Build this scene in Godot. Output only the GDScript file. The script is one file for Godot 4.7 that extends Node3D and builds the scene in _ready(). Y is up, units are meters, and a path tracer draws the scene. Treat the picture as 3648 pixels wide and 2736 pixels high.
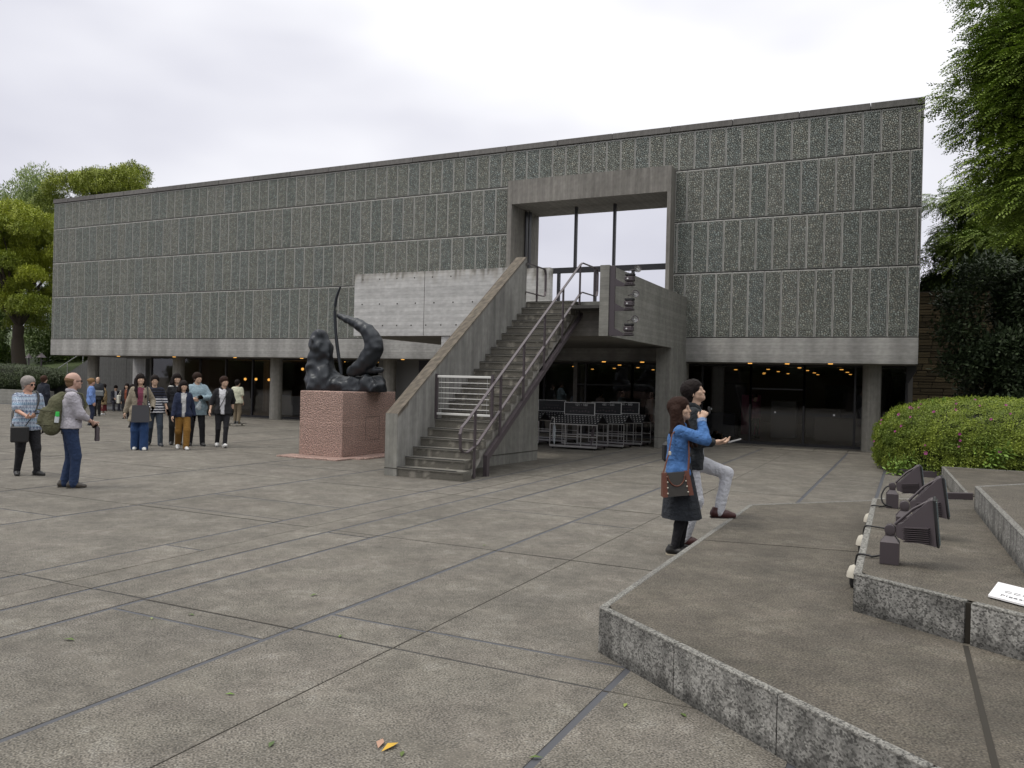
extends Node3D

# ---------------------------------------------------------------- mesh builder
class MB:
	var v := PackedVector3Array()
	var n := PackedVector3Array()
	var c := PackedColorArray()
	var u := PackedVector2Array()
	var ix := PackedInt32Array()
	var col := Color.WHITE

	func quad(a: Vector3, b: Vector3, cc: Vector3, d: Vector3) -> void:
		var nn := (cc - a).cross(d - b).normalized()
		var s := v.size()
		v.append(a); v.append(b); v.append(cc); v.append(d)
		for i in 4:
			n.append(nn); c.append(col)
		u.append(Vector2(0, 1)); u.append(Vector2(1, 1)); u.append(Vector2(1, 0)); u.append(Vector2(0, 0))
		ix.append_array(PackedInt32Array([s, s + 2, s + 1, s, s + 3, s + 2]))

	func tri(a: Vector3, b: Vector3, cc: Vector3) -> void:
		var nn := (b - a).cross(cc - a).normalized()
		var s := v.size()
		v.append(a); v.append(b); v.append(cc)
		for i in 3:
			n.append(nn); c.append(col); u.append(Vector2.ZERO)
		ix.append_array(PackedInt32Array([s, s + 2, s + 1]))

	func hexa(p: Array) -> void:  # 0-3 bottom ccw from above, 4-7 top
		quad(p[3], p[2], p[1], p[0]); quad(p[4], p[5], p[6], p[7])
		for i in 4:
			var j := (i + 1) % 4
			quad(p[i], p[j], p[j + 4], p[i + 4])

	func box(lo: Vector3, hi: Vector3) -> void:
		hexa([Vector3(lo.x, lo.y, hi.z), Vector3(hi.x, lo.y, hi.z), Vector3(hi.x, lo.y, lo.z), Vector3(lo.x, lo.y, lo.z),
			Vector3(lo.x, hi.y, hi.z), Vector3(hi.x, hi.y, hi.z), Vector3(hi.x, hi.y, lo.z), Vector3(lo.x, hi.y, lo.z)])

	func obox(ctr: Vector3, size: Vector3, b := Basis.IDENTITY) -> void:
		var p := []
		for y in [-.5, .5]:
			for q in [[-.5, .5], [.5, .5], [.5, -.5], [-.5, -.5]]:
				p.append(ctr + b * (Vector3(q[0], y, q[1]) * size))
		hexa(p)

	func bbox(ctr: Vector3, size: Vector3, e: float, b := Basis.IDENTITY) -> void:  # chamfered box
		var h := size * .5
		var P := func(sx: float, sy: float, sz: float, ax: int) -> Vector3:
			var q := Vector3(sx * (h.x - (0.0 if ax == 0 else e)), sy * (h.y - (0.0 if ax == 1 else e)), sz * (h.z - (0.0 if ax == 2 else e)))
			return ctr + b * q
		for s: float in [-1.0, 1.0]:
			var f := func(ax: int, q: Array) -> void:
				if s > 0: quad(q[0], q[1], q[2], q[3])
				else: quad(q[3], q[2], q[1], q[0])
			f.call(0, [P.call(s, -1, 1, 0), P.call(s, -1, -1, 0), P.call(s, 1, -1, 0), P.call(s, 1, 1, 0)])
			f.call(1, [P.call(-1, s, 1, 1), P.call(1, s, 1, 1), P.call(1, s, -1, 1), P.call(-1, s, -1, 1)])
			f.call(2, [P.call(-1, -1, s, 2), P.call(1, -1, s, 2), P.call(1, 1, s, 2), P.call(-1, 1, s, 2)])
		for s: float in [-1.0, 1.0]:
			for t: float in [-1.0, 1.0]:
				var q1 := [P.call(s, t, -1, 0), P.call(s, t, -1, 1), P.call(s, t, 1, 1), P.call(s, t, 1, 0)]
				var q2 := [P.call(s, -1, t, 0), P.call(s, 1, t, 0), P.call(s, 1, t, 2), P.call(s, -1, t, 2)]
				var q3 := [P.call(-1, s, t, 1), P.call(-1, s, t, 2), P.call(1, s, t, 2), P.call(1, s, t, 1)]
				if s * t < 0:
					q1.reverse(); q2.reverse(); q3.reverse()
				quad(q1[0], q1[1], q1[2], q1[3]); quad(q2[0], q2[1], q2[2], q2[3]); quad(q3[0], q3[1], q3[2], q3[3])
				for w: float in [-1.0, 1.0]:
					if s * t * w > 0: tri(P.call(s, t, w, 0), P.call(s, t, w, 1), P.call(s, t, w, 2))
					else: tri(P.call(s, t, w, 2), P.call(s, t, w, 1), P.call(s, t, w, 0))

	func extrude(poly: PackedVector2Array, o: Vector3, ux: Vector3, uy: Vector3, d0: float, d1: float) -> void:
		var w := ux.cross(uy).normalized()
		var area := 0.0
		var m := poly.size()
		for i in m:
			area += poly[i].cross(poly[(i + 1) % m])
		var q := poly.duplicate()
		if area < 0: q.reverse()
		var t := Geometry2D.triangulate_polygon(q)
		var A := func(p: Vector2, d: float) -> Vector3: return o + ux * p.x + uy * p.y + w * d
		for i in range(0, t.size(), 3):
			var a: Vector2 = q[t[i]]
			var b: Vector2 = q[t[i + 1]]
			var cc: Vector2 = q[t[i + 2]]
			if (b - a).cross(cc - a) < 0:
				var x := b
				b = cc
				cc = x
			tri(A.call(a, d1), A.call(b, d1), A.call(cc, d1))
			tri(A.call(cc, d0), A.call(b, d0), A.call(a, d0))
		for i in m:
			var a: Vector2 = q[i]
			var b: Vector2 = q[(i + 1) % m]
			quad(A.call(a, d0), A.call(b, d0), A.call(b, d1), A.call(a, d1))

	func grid(o: Vector3, du: Vector3, dv: Vector3, nu: int, nv: int, cf: Callable) -> void:
		var nn := du.cross(dv).normalized()
		var s := v.size()
		for j in nv + 1:
			for i in nu + 1:
				var p := o + du * (float(i) / nu) + dv * (float(j) / nv)
				v.append(p); n.append(nn); c.append(cf.call(p)); u.append(Vector2(float(i) / nu, 1.0 - float(j) / nv))
		for j in nv:
			for i in nu:
				var a := s + j * (nu + 1) + i
				ix.append_array(PackedInt32Array([a, a + nu + 2, a + 1, a, a + nu + 1, a + nu + 2]))

	func gbox(lo: Vector3, hi: Vector3, cell: float, cf: Callable) -> void:  # box whose faces carry vertex colours
		var s := hi - lo
		var k := func(l: float) -> int: return maxi(1, int(ceil(l / cell)))
		var X := Vector3(s.x, 0, 0)
		var Y := Vector3(0, s.y, 0)
		var Z := Vector3(0, 0, s.z)
		grid(Vector3(lo.x, lo.y, hi.z), X, Y, k.call(s.x), k.call(s.y), cf)
		grid(Vector3(hi.x, lo.y, lo.z), -X, Y, k.call(s.x), k.call(s.y), cf)
		grid(Vector3(hi.x, lo.y, hi.z), -Z, Y, k.call(s.z), k.call(s.y), cf)
		grid(lo, Z, Y, k.call(s.z), k.call(s.y), cf)
		grid(Vector3(lo.x, hi.y, hi.z), X, -Z, k.call(s.x), k.call(s.z), cf)
		grid(lo, X, Z, k.call(s.x), k.call(s.z), cf)

	func tube(p: PackedVector3Array, r: Array, sides := 8, caps := true, flat := 1.0, up := Vector3.UP) -> void:
		var m := p.size()
		var base := v.size()
		var side := Vector3.ZERO
		for i in m:
			var t := (p[mini(i + 1, m - 1)] - p[maxi(i - 1, 0)]).normalized()
			var s := t.cross(up)
			if s.length() < .05: s = t.cross(Vector3(0.3, 0.1, 1)) if side == Vector3.ZERO else side - t * side.dot(t)
			s = s.normalized()
			side = s
			var w := s.cross(t)
			var rr: float = r[mini(i, r.size() - 1)]
			for k in sides:
				var a := TAU * k / sides
				var dir := s * cos(a) + w * sin(a) * flat
				v.append(p[i] + dir * rr); n.append((s * cos(a) + w * sin(a) / flat).normalized()); c.append(col); u.append(Vector2(float(k) / sides, float(i)))
		for i in m - 1:
			for k in sides:
				var a := base + i * sides + k
				var b := base + i * sides + (k + 1) % sides
				ix.append_array(PackedInt32Array([a, b, b + sides, a, b + sides, a + sides]))
		if caps:
			for e in [0, m - 1]:
				var s := v.size()
				var t := (p[1] - p[0]).normalized() * -1.0 if e == 0 else (p[m - 1] - p[m - 2]).normalized()
				for k in sides:
					v.append(v[base + e * sides + k]); n.append(t); c.append(col); u.append(Vector2.ZERO)
				for k in range(1, sides - 1):
					if e == 0: ix.append_array(PackedInt32Array([s, s + k + 1, s + k]))
					else: ix.append_array(PackedInt32Array([s, s + k, s + k + 1]))

	func lathe(prof: Array, segs: int, xf := Transform3D.IDENTITY, cf = null) -> void:  # prof: [r, y]
		var base := v.size()
		var m := prof.size()
		for i in m:
			var a: Vector2 = prof[maxi(i - 1, 0)]
			var b: Vector2 = prof[mini(i + 1, m - 1)]
			var t := (b - a).normalized()
			for k in segs + 1:
				var an := TAU * k / segs
				var q: Vector2 = prof[i]
				var P := xf * Vector3(q.x * cos(an), q.y, q.x * sin(an))
				v.append(P)
				n.append((xf.basis * Vector3(t.y * cos(an), -t.x, t.y * sin(an))).normalized())
				c.append(cf.call(P) if cf != null else col); u.append(Vector2(float(k) / segs, float(i) / m))
		for i in m - 1:
			for k in segs:
				var a := base + i * (segs + 1) + k
				var b := a + segs + 1
				ix.append_array(PackedInt32Array([a, a + 1, b + 1, a, b + 1, b]))

	func ball(ctr: Vector3, r: Vector3, seg := 10, rings := 7) -> void:
		var base := v.size()
		for i in rings + 1:
			var th := PI * i / rings
			for k in seg + 1:
				var an := TAU * k / seg
				var q := Vector3(sin(th) * cos(an), cos(th), sin(th) * sin(an))
				v.append(ctr + q * r); n.append((q / r).normalized()); c.append(col); u.append(Vector2(float(k) / seg, float(i) / rings))
		for i in rings:
			for k in seg:
				var a := base + i * (seg + 1) + k
				var b := a + seg + 1
				ix.append_array(PackedInt32Array([a, b, b + 1, a, b + 1, a + 1]))

	func add(o: MB, xf: Transform3D) -> void:
		var s := v.size()
		for i in o.v.size():
			v.append(xf * o.v[i]); n.append((xf.basis * o.n[i]).normalized())
		c.append_array(o.c); u.append_array(o.u)
		for i in o.ix: ix.append(i + s)

	func mesh(m: Material, onto: ArrayMesh = null) -> ArrayMesh:
		var a := []
		a.resize(Mesh.ARRAY_MAX)
		a[Mesh.ARRAY_VERTEX] = v; a[Mesh.ARRAY_NORMAL] = n; a[Mesh.ARRAY_COLOR] = c; a[Mesh.ARRAY_TEX_UV] = u; a[Mesh.ARRAY_INDEX] = ix
		var am := onto if onto else ArrayMesh.new()
		am.add_surface_from_arrays(Mesh.PRIMITIVE_TRIANGLES, a)
		am.surface_set_material(am.get_surface_count() - 1, m)
		return am

# ---------------------------------------------------------------- field for bodies and rocks
class Fld:
	var o: Vector3
	var c: float
	var nx: int
	var ny: int
	var nz: int
	var d := PackedFloat32Array()

	func _init(lo: Vector3, hi: Vector3, cell: float) -> void:
		c = cell; o = lo
		nx = int((hi.x - lo.x) / c) + 2; ny = int((hi.y - lo.y) / c) + 2; nz = int((hi.z - lo.z) / c) + 2
		d.resize(nx * ny * nz); d.fill(9.0)

	func cap(a: Vector3, b: Vector3, ra: float, rb: float, k: float, f := Vector3.ZERO, q := 1.0) -> void:
		var R := maxf(ra, rb) + maxf(k, 2.2 * c)
		var lo := (a.min(b) - Vector3.ONE * R - o) / c
		var hi := (a.max(b) + Vector3.ONE * R - o) / c
		var i0 := maxi(0, int(lo.x)); var j0 := maxi(0, int(lo.y)); var k0 := maxi(0, int(lo.z))
		var i1 := mini(nx - 1, int(hi.x) + 1); var j1 := mini(ny - 1, int(hi.y) + 1); var k1 := mini(nz - 1, int(hi.z) + 1)
		var ab := b - a
		var l2 := maxf(ab.length_squared(), 1e-9)
		var Q := q * q - 1.0
		var dr := rb - ra
		for kz in range(k0, k1 + 1):
			var pz := o.z + kz * c - a.z
			for j in range(j0, j1 + 1):
				var py := o.y + j * c - a.y
				var e := py * ab.y + pz * ab.z
				var at := (kz * ny + j) * nx
				for i in range(i0, i1 + 1):
					var px := o.x + i * c - a.x
					var t := clampf((px * ab.x + e) / l2, 0.0, 1.0)
					var vx := px - ab.x * t
					var vy := py - ab.y * t
					var vz := pz - ab.z * t
					var s := vx * f.x + vy * f.y + vz * f.z
					var dist := sqrt(vx * vx + vy * vy + vz * vz + Q * s * s) - ra - dr * t
					var old := d[at + i]
					var h := k - absf(old - dist)
					d[at + i] = minf(old, dist) - (h * h * .25 / k if h > 0.0 else 0.0)

	func cut(p0: Vector3, nn: Vector3) -> void:  # keeps what lies behind the plane
		for kz in nz:
			for j in ny:
				var e := (o.y + j * c - p0.y) * nn.y + (o.z + kz * c - p0.z) * nn.z
				var at := (kz * ny + j) * nx
				for i in nx:
					var s := (o.x + i * c - p0.x) * nn.x + e
					if s > d[at + i]: d[at + i] = s

	func carve(a: Vector3, r: Vector3) -> void:  # takes an ellipsoid away
		var m := minf(r.x, minf(r.y, r.z))
		for kz in nz:
			for j in ny:
				var at := (kz * ny + j) * nx
				for i in nx:
					var q := (o + Vector3(i, j, kz) * c - a) / r
					var s := (1.0 - q.length()) * m
					if s > d[at + i]: d[at + i] = s

	func rough(ns: FastNoiseLite, amp: float) -> void:
		for kz in nz:
			for j in ny:
				var at := (kz * ny + j) * nx
				for i in nx:
					if absf(d[at + i]) < amp * 2.0 + c * 2.0:
						d[at + i] += amp * ns.get_noise_3d(o.x + i * c, o.y + j * c, o.z + kz * c)

	func net(mb: MB, xf := Transform3D.IDENTITY) -> void:
		var id := PackedInt32Array()
		id.resize(d.size()); id.fill(-1)
		var sy := nx
		var sz := nx * ny
		var near := 4.0 * c
		var off := [0, 1, sy, sy + 1, sz, sz + 1, sz + sy, sz + sy + 1]
		var crossing := PackedInt32Array()
		for kz in nz - 1:
			for j in ny - 1:
				var at := kz * sz + j * sy
				for i in nx - 1:
					var b := at + i
					var v0 := d[b]
					if v0 > near or v0 < -near: continue
					var mask := 0
					for q in 8:
						if d[b + off[q]] < 0.0: mask += 1
					if mask == 0 or mask == 8: continue
					var sum := Vector3.ZERO
					var cnt := 0
					for ax in 3:
						var step: int = 1 if ax == 0 else (2 if ax == 1 else 4)
						for q in 8:
							if q & step: continue
							var da := d[b + off[q]]
							var db := d[b + off[q + step]]
							if (da < 0.0) != (db < 0.0):
								var t := da / (da - db)
								var p := Vector3(q & 1, (q >> 1) & 1, q >> 2)
								p[ax] = t
								sum += p
								cnt += 1
					sum /= cnt
					var g := Vector3(
						d[b + 1] + d[b + 1 + sy] + d[b + 1 + sz] + d[b + 1 + sy + sz] - d[b] - d[b + sy] - d[b + sz] - d[b + sy + sz],
						d[b + sy] + d[b + 1 + sy] + d[b + sy + sz] + d[b + 1 + sy + sz] - d[b] - d[b + 1] - d[b + sz] - d[b + 1 + sz],
						d[b + sz] + d[b + 1 + sz] + d[b + sy + sz] + d[b + 1 + sy + sz] - d[b] - d[b + 1] - d[b + sy] - d[b + 1 + sy])
					id[b] = mb.v.size()
					mb.v.append(xf * (o + (Vector3(i, j, kz) + sum) * c)); mb.n.append((xf.basis * g).normalized()); mb.c.append(mb.col); mb.u.append(Vector2.ZERO)
					crossing.append(b)
		for b in crossing:
			var i := b % nx
			var j := (b / nx) % ny
			var kz := b / sz
			var s := d[b] < 0.0
			if j > 0 and kz > 0 and s != (d[b + 1] < 0.0): _face(mb, id, b, b - sy, b - sy - sz, b - sz, s)
			if i > 0 and kz > 0 and s != (d[b + sy] < 0.0): _face(mb, id, b, b - sz, b - sz - 1, b - 1, s)
			if i > 0 and j > 0 and s != (d[b + sz] < 0.0): _face(mb, id, b, b - 1, b - 1 - sy, b - sy, s)

	func _face(mb: MB, id: PackedInt32Array, a: int, b: int, e: int, f: int, s: bool) -> void:
		var p := id[a]; var q := id[b]; var r := id[e]; var t := id[f]
		if p < 0 or q < 0 or r < 0 or t < 0: return
		if s: mb.ix.append_array(PackedInt32Array([p, r, q, p, t, r]))
		else: mb.ix.append_array(PackedInt32Array([p, q, r, p, r, t]))

# ---------------------------------------------------------------- naming
var used := {}
var rng := RandomNumberGenerator.new()

func numbered(parent: Node, called: String) -> String:
	var key := str(parent.get_instance_id()) + called
	var k: int = used.get(key, 0)
	used[key] = k + 1
	return called if k == 0 else "%s_%03d" % [called, k]

func thing(called: String, label: String, category: String, at := Vector3.ZERO, turn := 0.0, group := "") -> Node3D:
	var o := Node3D.new()
	o.name = numbered(self, called)
	add_child(o, true)
	o.position = at
	o.rotation.y = turn
	tag(o, label, category, group)
	return o

func tag(o: Node3D, label: String, category: String, group := "") -> void:
	o.set_meta("label", label)
	o.set_meta("category", category)
	if group: o.set_meta("group", group)

func put(parent: Node, called: String, m: Mesh, mat: Material = null, world := false) -> MeshInstance3D:
	var o := MeshInstance3D.new()
	o.name = numbered(parent, called)
	o.mesh = m
	if mat: o.material_override = mat
	parent.add_child(o, true)
	if world and parent != self: o.position = -(parent as Node3D).position
	return o

func part(parent: Node, called: String, b: MB, mat: Material, world := false) -> MeshInstance3D:
	return put(parent, called, b.mesh(mat), null, world)

func struct(called: String, b: MB, mat: Material) -> MeshInstance3D:
	var o := put(self, called, b.mesh(mat))
	o.set_meta("kind", "structure")
	return o

func dup(o: Node3D, label: String, at: Vector3, turn := 0.0) -> Node3D:
	var q: Node3D = o.duplicate()
	q.name = numbered(self, String(o.name).rstrip("_0123456789"))
	add_child(q, true)
	q.position = at
	q.rotation.y = turn
	q.set_meta("label", label)
	return q

func multi(parent: Node, called: String, mesh: Mesh, xf: Array, cols: Array) -> MultiMeshInstance3D:
	var mm := MultiMesh.new()
	mm.transform_format = MultiMesh.TRANSFORM_3D
	mm.use_colors = cols.size() > 0
	mm.mesh = mesh
	mm.instance_count = xf.size()
	var buf := PackedFloat32Array()
	var st := 16 if cols.size() > 0 else 12
	buf.resize(xf.size() * st)
	for i in xf.size():
		var t: Transform3D = xf[i]
		var k := i * st
		for r in 3:
			buf[k + r * 4] = t.basis.x[r]; buf[k + r * 4 + 1] = t.basis.y[r]; buf[k + r * 4 + 2] = t.basis.z[r]; buf[k + r * 4 + 3] = t.origin[r]
		if cols.size() > 0:
			var q: Color = cols[i]
			buf[k + 12] = q.r; buf[k + 13] = q.g; buf[k + 14] = q.b; buf[k + 15] = 1.0
	mm.buffer = buf
	var o := MultiMeshInstance3D.new()
	o.name = numbered(parent, called)
	o.multimesh = mm
	parent.add_child(o, true)
	o.set_meta("kind", "stuff")
	return o

# ---------------------------------------------------------------- textures and materials
var M := {}
var n_low := FastNoiseLite.new()
var n_mid := FastNoiseLite.new()
var n_hi := FastNoiseLite.new()

func lin(r: float, g: float, b: float) -> Color:
	return Color(r, g, b).linear_to_srgb()

func nbytes(sd: int, freq: float, size: int, oct := 4, type := FastNoiseLite.TYPE_SIMPLEX_SMOOTH, ret := -1) -> PackedByteArray:
	var f := FastNoiseLite.new()
	f.seed = sd; f.frequency = freq; f.noise_type = type
	f.fractal_type = FastNoiseLite.FRACTAL_FBM if oct > 1 else FastNoiseLite.FRACTAL_NONE
	f.fractal_octaves = oct
	if ret >= 0:
		f.cellular_return_type = ret as FastNoiseLite.CellularReturnType
		f.cellular_jitter = 1.0
	var im := f.get_seamless_image(size, size, false, false, .12, true)
	im.convert(Image.FORMAT_L8)
	return im.get_data()

func tex(size: int, px: PackedByteArray) -> ImageTexture:
	return ImageTexture.create_from_image(Image.create_from_data(size, size, false, Image.FORMAT_RGB8, px))

func nrm(size: int, h: PackedByteArray, strength: float) -> ImageTexture:
	var im := Image.create_from_data(size, size, false, Image.FORMAT_L8, h)
	im.bump_map_to_normal_map(strength)
	return ImageTexture.create_from_image(im)

func mat(called: String, albedo: Color, rough := .9, t: Texture2D = null, scale := 1.0, nt: Texture2D = null, nscale := 1.0, world := true) -> StandardMaterial3D:
	var m := StandardMaterial3D.new()
	m.resource_name = called
	m.albedo_color = albedo
	m.roughness = rough
	m.vertex_color_use_as_albedo = true
	if t: m.albedo_texture = t
	if nt:
		m.normal_enabled = true
		m.normal_texture = nt
		m.normal_scale = nscale
	if t or nt:
		m.uv1_triplanar = true
		m.uv1_world_triplanar = world
		m.uv1_scale = Vector3.ONE * scale
		m.uv1_triplanar_sharpness = 8.0
	M[called] = m
	return m

func plain(called: String, r: float, g: float, b: float, rough := .8, metal := 0.0) -> StandardMaterial3D:
	var m := mat(called, lin(r, g, b), rough)
	m.metallic = metal
	return m

func g8(v: float) -> int:
	return clampi(int(255.0 * pow(clampf(v, 0.0, 1.0), 1.0 / 2.2)), 0, 255)

func make_materials() -> void:
	n_low.seed = 11; n_low.frequency = .22; n_low.fractal_octaves = 3
	n_mid.seed = 23; n_mid.frequency = 1.3; n_mid.fractal_octaves = 3
	n_hi.seed = 31; n_hi.frequency = 6.0; n_hi.fractal_octaves = 2
	var N := 512
	var px := PackedByteArray()
	px.resize(N * N * 3)
	# pebbles set in concrete
	var cell := nbytes(5, .085, N, 1, FastNoiseLite.TYPE_CELLULAR, FastNoiseLite.RETURN_DISTANCE2_SUB)
	var cval := nbytes(5, .085, N, 1, FastNoiseLite.TYPE_CELLULAR, FastNoiseLite.RETURN_CELL_VALUE)
	var fine := nbytes(9, .2, N, 3)
	var hgt := PackedByteArray()
	hgt.resize(N * N)
	for i in N * N:
		var e := cell[i] / 255.0
		var q := cval[i] / 255.0
		var f := fine[i] / 255.0
		var k := clampf(e * 3.2, 0.0, 1.0)
		var b := .18 + .16 * q
		var w := fmod(q * 7.3, 1.0)
		var s := (.75 + .5 * f) * b
		var mort := .13
		var r := lerpf(mort, s * (.93 + .12 * w), k)
		var g := lerpf(mort * .99, s * 1.0, k)
		var bl := lerpf(mort * .97, s * (1.0 - .08 * w), k)
		px[i * 3] = g8(r); px[i * 3 + 1] = g8(g); px[i * 3 + 2] = g8(bl)
		hgt[i] = clampi(int(255.0 * sqrt(k) * (.72 + .28 * q)), 0, 255)
	var t_peb := tex(N, px)
	var n_peb := nrm(N, hgt, 9.0)
	# board-marked concrete, boards lying across
	var A := nbytes(21, .012, N, 4)
	var B := nbytes(22, .08, N, 3)
	var row := PackedFloat32Array()
	for i in 17: row.append(rng.randf_range(.9, 1.08))
	for y in N:
		for x in N:
			var i := y * N + x
			var st := B[((y * 7) % N) * N + x] / 255.0
			var st2 := A[((y * 3) % N) * N + x] / 255.0
			var bd: float = row[(y * 16) / N]
			var edge := absf(fmod(y * 16.0 / N, 1.0) - .5) * 2.0
			var v: float = bd * (.8 + .22 * st + .2 * st2)
			if edge > .9: v *= .9 - .12 * (B[i] / 255.0)
			var p := A[i] / 255.0
			v *= .9 + .2 * p
			var q := clampi(int(255.0 * pow(clampf(v * .82, 0, 1), 1 / 2.2)), 0, 255)
			px[i * 3] = q; px[i * 3 + 1] = q; px[i * 3 + 2] = q
			hgt[i] = clampi(int(90.0 + 90.0 * st + (60.0 * (bd - .9) / .18) - (60.0 if edge > .93 else 0.0)), 0, 255)
	var t_bh := tex(N, px)
	var n_bh := nrm(N, hgt, 2.0)
	var pt := PackedByteArray()
	pt.resize(N * N * 3)
	var ht := PackedByteArray()
	ht.resize(N * N)
	for y in N:
		for x in N:
			var i := y * N + x
			var j := x * N + y
			pt[j * 3] = px[i * 3]; pt[j * 3 + 1] = px[i * 3]; pt[j * 3 + 2] = px[i * 3]
			ht[j] = hgt[i]
	var t_bv := tex(N, pt)
	var n_bv := nrm(N, ht, 2.0)
	# exposed aggregate
	var C := nbytes(41, .33, N, 1)
	var D := nbytes(42, .19, N, 2)
	var E := nbytes(43, .03, N, 3)
	for i in N * N:
		var q := C[i] / 255.0
		var w := D[i] / 255.0
		var v := .58 + .22 * (E[i] / 255.0 - .5)
		v *= .66 + .68 * w
		if q > .6: v *= 1.0 + (q - .6) * 4.6
		if q < .40: v *= 1.0 - (.40 - q) * 2.4
		px[i * 3] = g8(v); px[i * 3 + 1] = g8(v * (.985 - .03 * w)); px[i * 3 + 2] = g8(v * (.95 - .06 * w))
		hgt[i] = clampi(int(255.0 * (.5 * q + .5 * w)), 0, 255)
	var t_agg := tex(N, px)
	var n_agg := nrm(N, hgt, 2.5)
	# granite
	var G1 := nbytes(51, .11, N, 1, FastNoiseLite.TYPE_CELLULAR, FastNoiseLite.RETURN_CELL_VALUE)
	var G2 := nbytes(52, .16, N, 2)
	for i in N * N:
		var q := G1[i] / 255.0
		var w := G2[i] / 255.0
		var v := .20 + .52 * q * (.5 + w)
		if q < .3: v *= .7
		px[i * 3] = g8(v); px[i * 3 + 1] = g8(v * 1.0); px[i * 3 + 2] = g8(v * .99)
	var t_gra := tex(N, px)
	# rough pink granite
	var P1 := nbytes(61, .09, N, 3)
	for i in N * N:
		var q := clampf((P1[i] / 255.0 - .32) / .36, 0.0, 1.0)
		var w := G2[i] / 255.0
		var v := .52 + .44 * q
		v *= .8 + .4 * w
		px[i * 3] = g8(v * .95); px[i * 3 + 1] = g8(v * .80); px[i * 3 + 2] = g8(v * .75)
	var t_pink := tex(N, px)
	var n_pink := nrm(N, P1, 22.0)
	# large stains for paving
	var S1 := nbytes(71, .014, N, 5)
	var S2 := nbytes(72, .05, N, 3)
	var S3 := nbytes(73, .09, N, 2)
	for i in N * N:
		var a := S1[i] / 255.0
		var b := S2[i] / 255.0
		var s := S3[i] / 255.0
		var v := .80 + .36 * (a - .5) + .16 * (b - .5)
		if s > .76 and b > .42: v *= .78
		if a > .68 and b > .55: v += .12
		px[i * 3] = g8(v); px[i * 3 + 1] = g8(v * .985); px[i * 3 + 2] = g8(v * .965)
	var t_stain := tex(N, px)
	# bark
	for y in N:
		for x in N:
			var i := y * N + x
			var v := .35 + .65 * B[(y * N) + (x * 5) % N] / 255.0
			px[i * 3] = g8(v * .9); px[i * 3 + 1] = g8(v * .82); px[i * 3 + 2] = g8(v * .74)
			hgt[i] = B[(y * N) + (x * 5) % N]
	var t_bark := tex(N, px)
	var n_bark := nrm(N, hgt, 6.0)
	# cloth, denim
	for i in N * N:
		var v := .90 + .14 * (S1[i] / 255.0 - .5) + .05 * (C[i] / 255.0 - .5)
		px[i * 3] = g8(v); px[i * 3 + 1] = g8(v); px[i * 3 + 2] = g8(v)
	var t_cloth := tex(N, px)
	var n_cloth := nrm(N, S1, 14.0)
	for y in N:
		for x in N:
			var i := y * N + x
			var v := .35 + 1.0 * B[((y / 6) % N) * N + (x * 3) % N] / 255.0
			px[i * 3] = g8(v); px[i * 3 + 1] = g8(v * .95); px[i * 3 + 2] = g8(v * .9)
	var t_hair := tex(N, px)
	var H := 64
	var sp := PackedByteArray()
	sp.resize(H * H * 3)
	for y in H:
		for x in H:
			var dark := (y * 4 / H) % 2 == 0
			for k in 3: sp[(y * H + x) * 3 + k] = [28, 32, 52][k] if dark else [205, 206, 210][k]
	var t_stripe := tex(H, sp)
	var W := 128
	var wp := PackedByteArray()
	wp.resize(W * W * 3)
	for y in W:
		for x in W:
			var rowk := y * 6 / W
			var wv := sin(x * TAU * (5 if rowk % 2 == 0 else 9) / W) * .5 + sin(y * TAU * 12.0 / W)
			var light := wv > (.35 if rowk % 3 == 0 else -.2)
			var cl := [196, 204, 216] if light else ([44, 60, 96] if rowk % 2 == 0 else [70, 110, 140])
			for k in 3: wp[(y * W + x) * 3 + k] = cl[k]
	var t_pat := tex(W, wp)
	for y in W:
		for x in W:
			var q := S2[(y * 2) * N + x * 2] > 138
			var cl := [188, 158, 170] if q else [110, 20, 48]
			for k in 3: wp[(y * W + x) * 3 + k] = cl[k]
	var t_red := tex(W, wp)

	# building
	for k in 5:
		var tint: Array = [[.98, 1.0, .95], [.92, .97, .94], [1.08, 1.08, 1.03], [.95, 1.0, .99], [1.03, 1.04, .98]][k]
		mat("pebble%d" % k, lin(1.06 * tint[0], 1.09 * tint[1], 1.06 * tint[2]), .9, t_peb, .36, n_peb, 2.0)
	mat("rim", lin(.50, .495, .47), .9, t_bv, .7)
	mat("board_h", Color.WHITE, .9, t_bh, .62, n_bh, .5)
	mat("board_v", Color.WHITE, .9, t_bv, .62, n_bv, .5)
	mat("agg", Color.WHITE, .92, t_agg, .40, n_agg, .8)
	var ag: StandardMaterial3D = M.agg
	ag.detail_enabled = true
	ag.detail_blend_mode = BaseMaterial3D.BLEND_MODE_MUL
	ag.detail_albedo = t_stain
	ag.detail_uv_layer = BaseMaterial3D.DETAIL_UV_2
	ag.uv2_triplanar = true
	ag.uv2_world_triplanar = true
	ag.uv2_scale = Vector3.ONE * .19
	mat("granite", lin(.78, .78, .77), .8, t_gra, 1.75)
	mat("pink", lin(.92, .75, .69), .9, t_pink, .5, n_pink, 1.6)
	mat("stone", Color.WHITE, .9, t_agg, 1.7, n_agg, .8)
	mat("bark", lin(.11, .095, .08), .95, t_bark, .9, n_bark, 1.0)
	mat("cloth", Color.WHITE, .95, t_cloth, 2.2, n_cloth, 1.0, false)
	mat("striped", Color.WHITE, .95, t_stripe, 7.0, null, 1.0, false)
	mat("patterned", Color.WHITE, .95, t_pat, 3.2, null, 1.0, false)
	mat("redprint", Color.WHITE, .95, t_red, 4.0, null, 1.0, false)
	mat("skin", Color.WHITE, .55)
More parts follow.
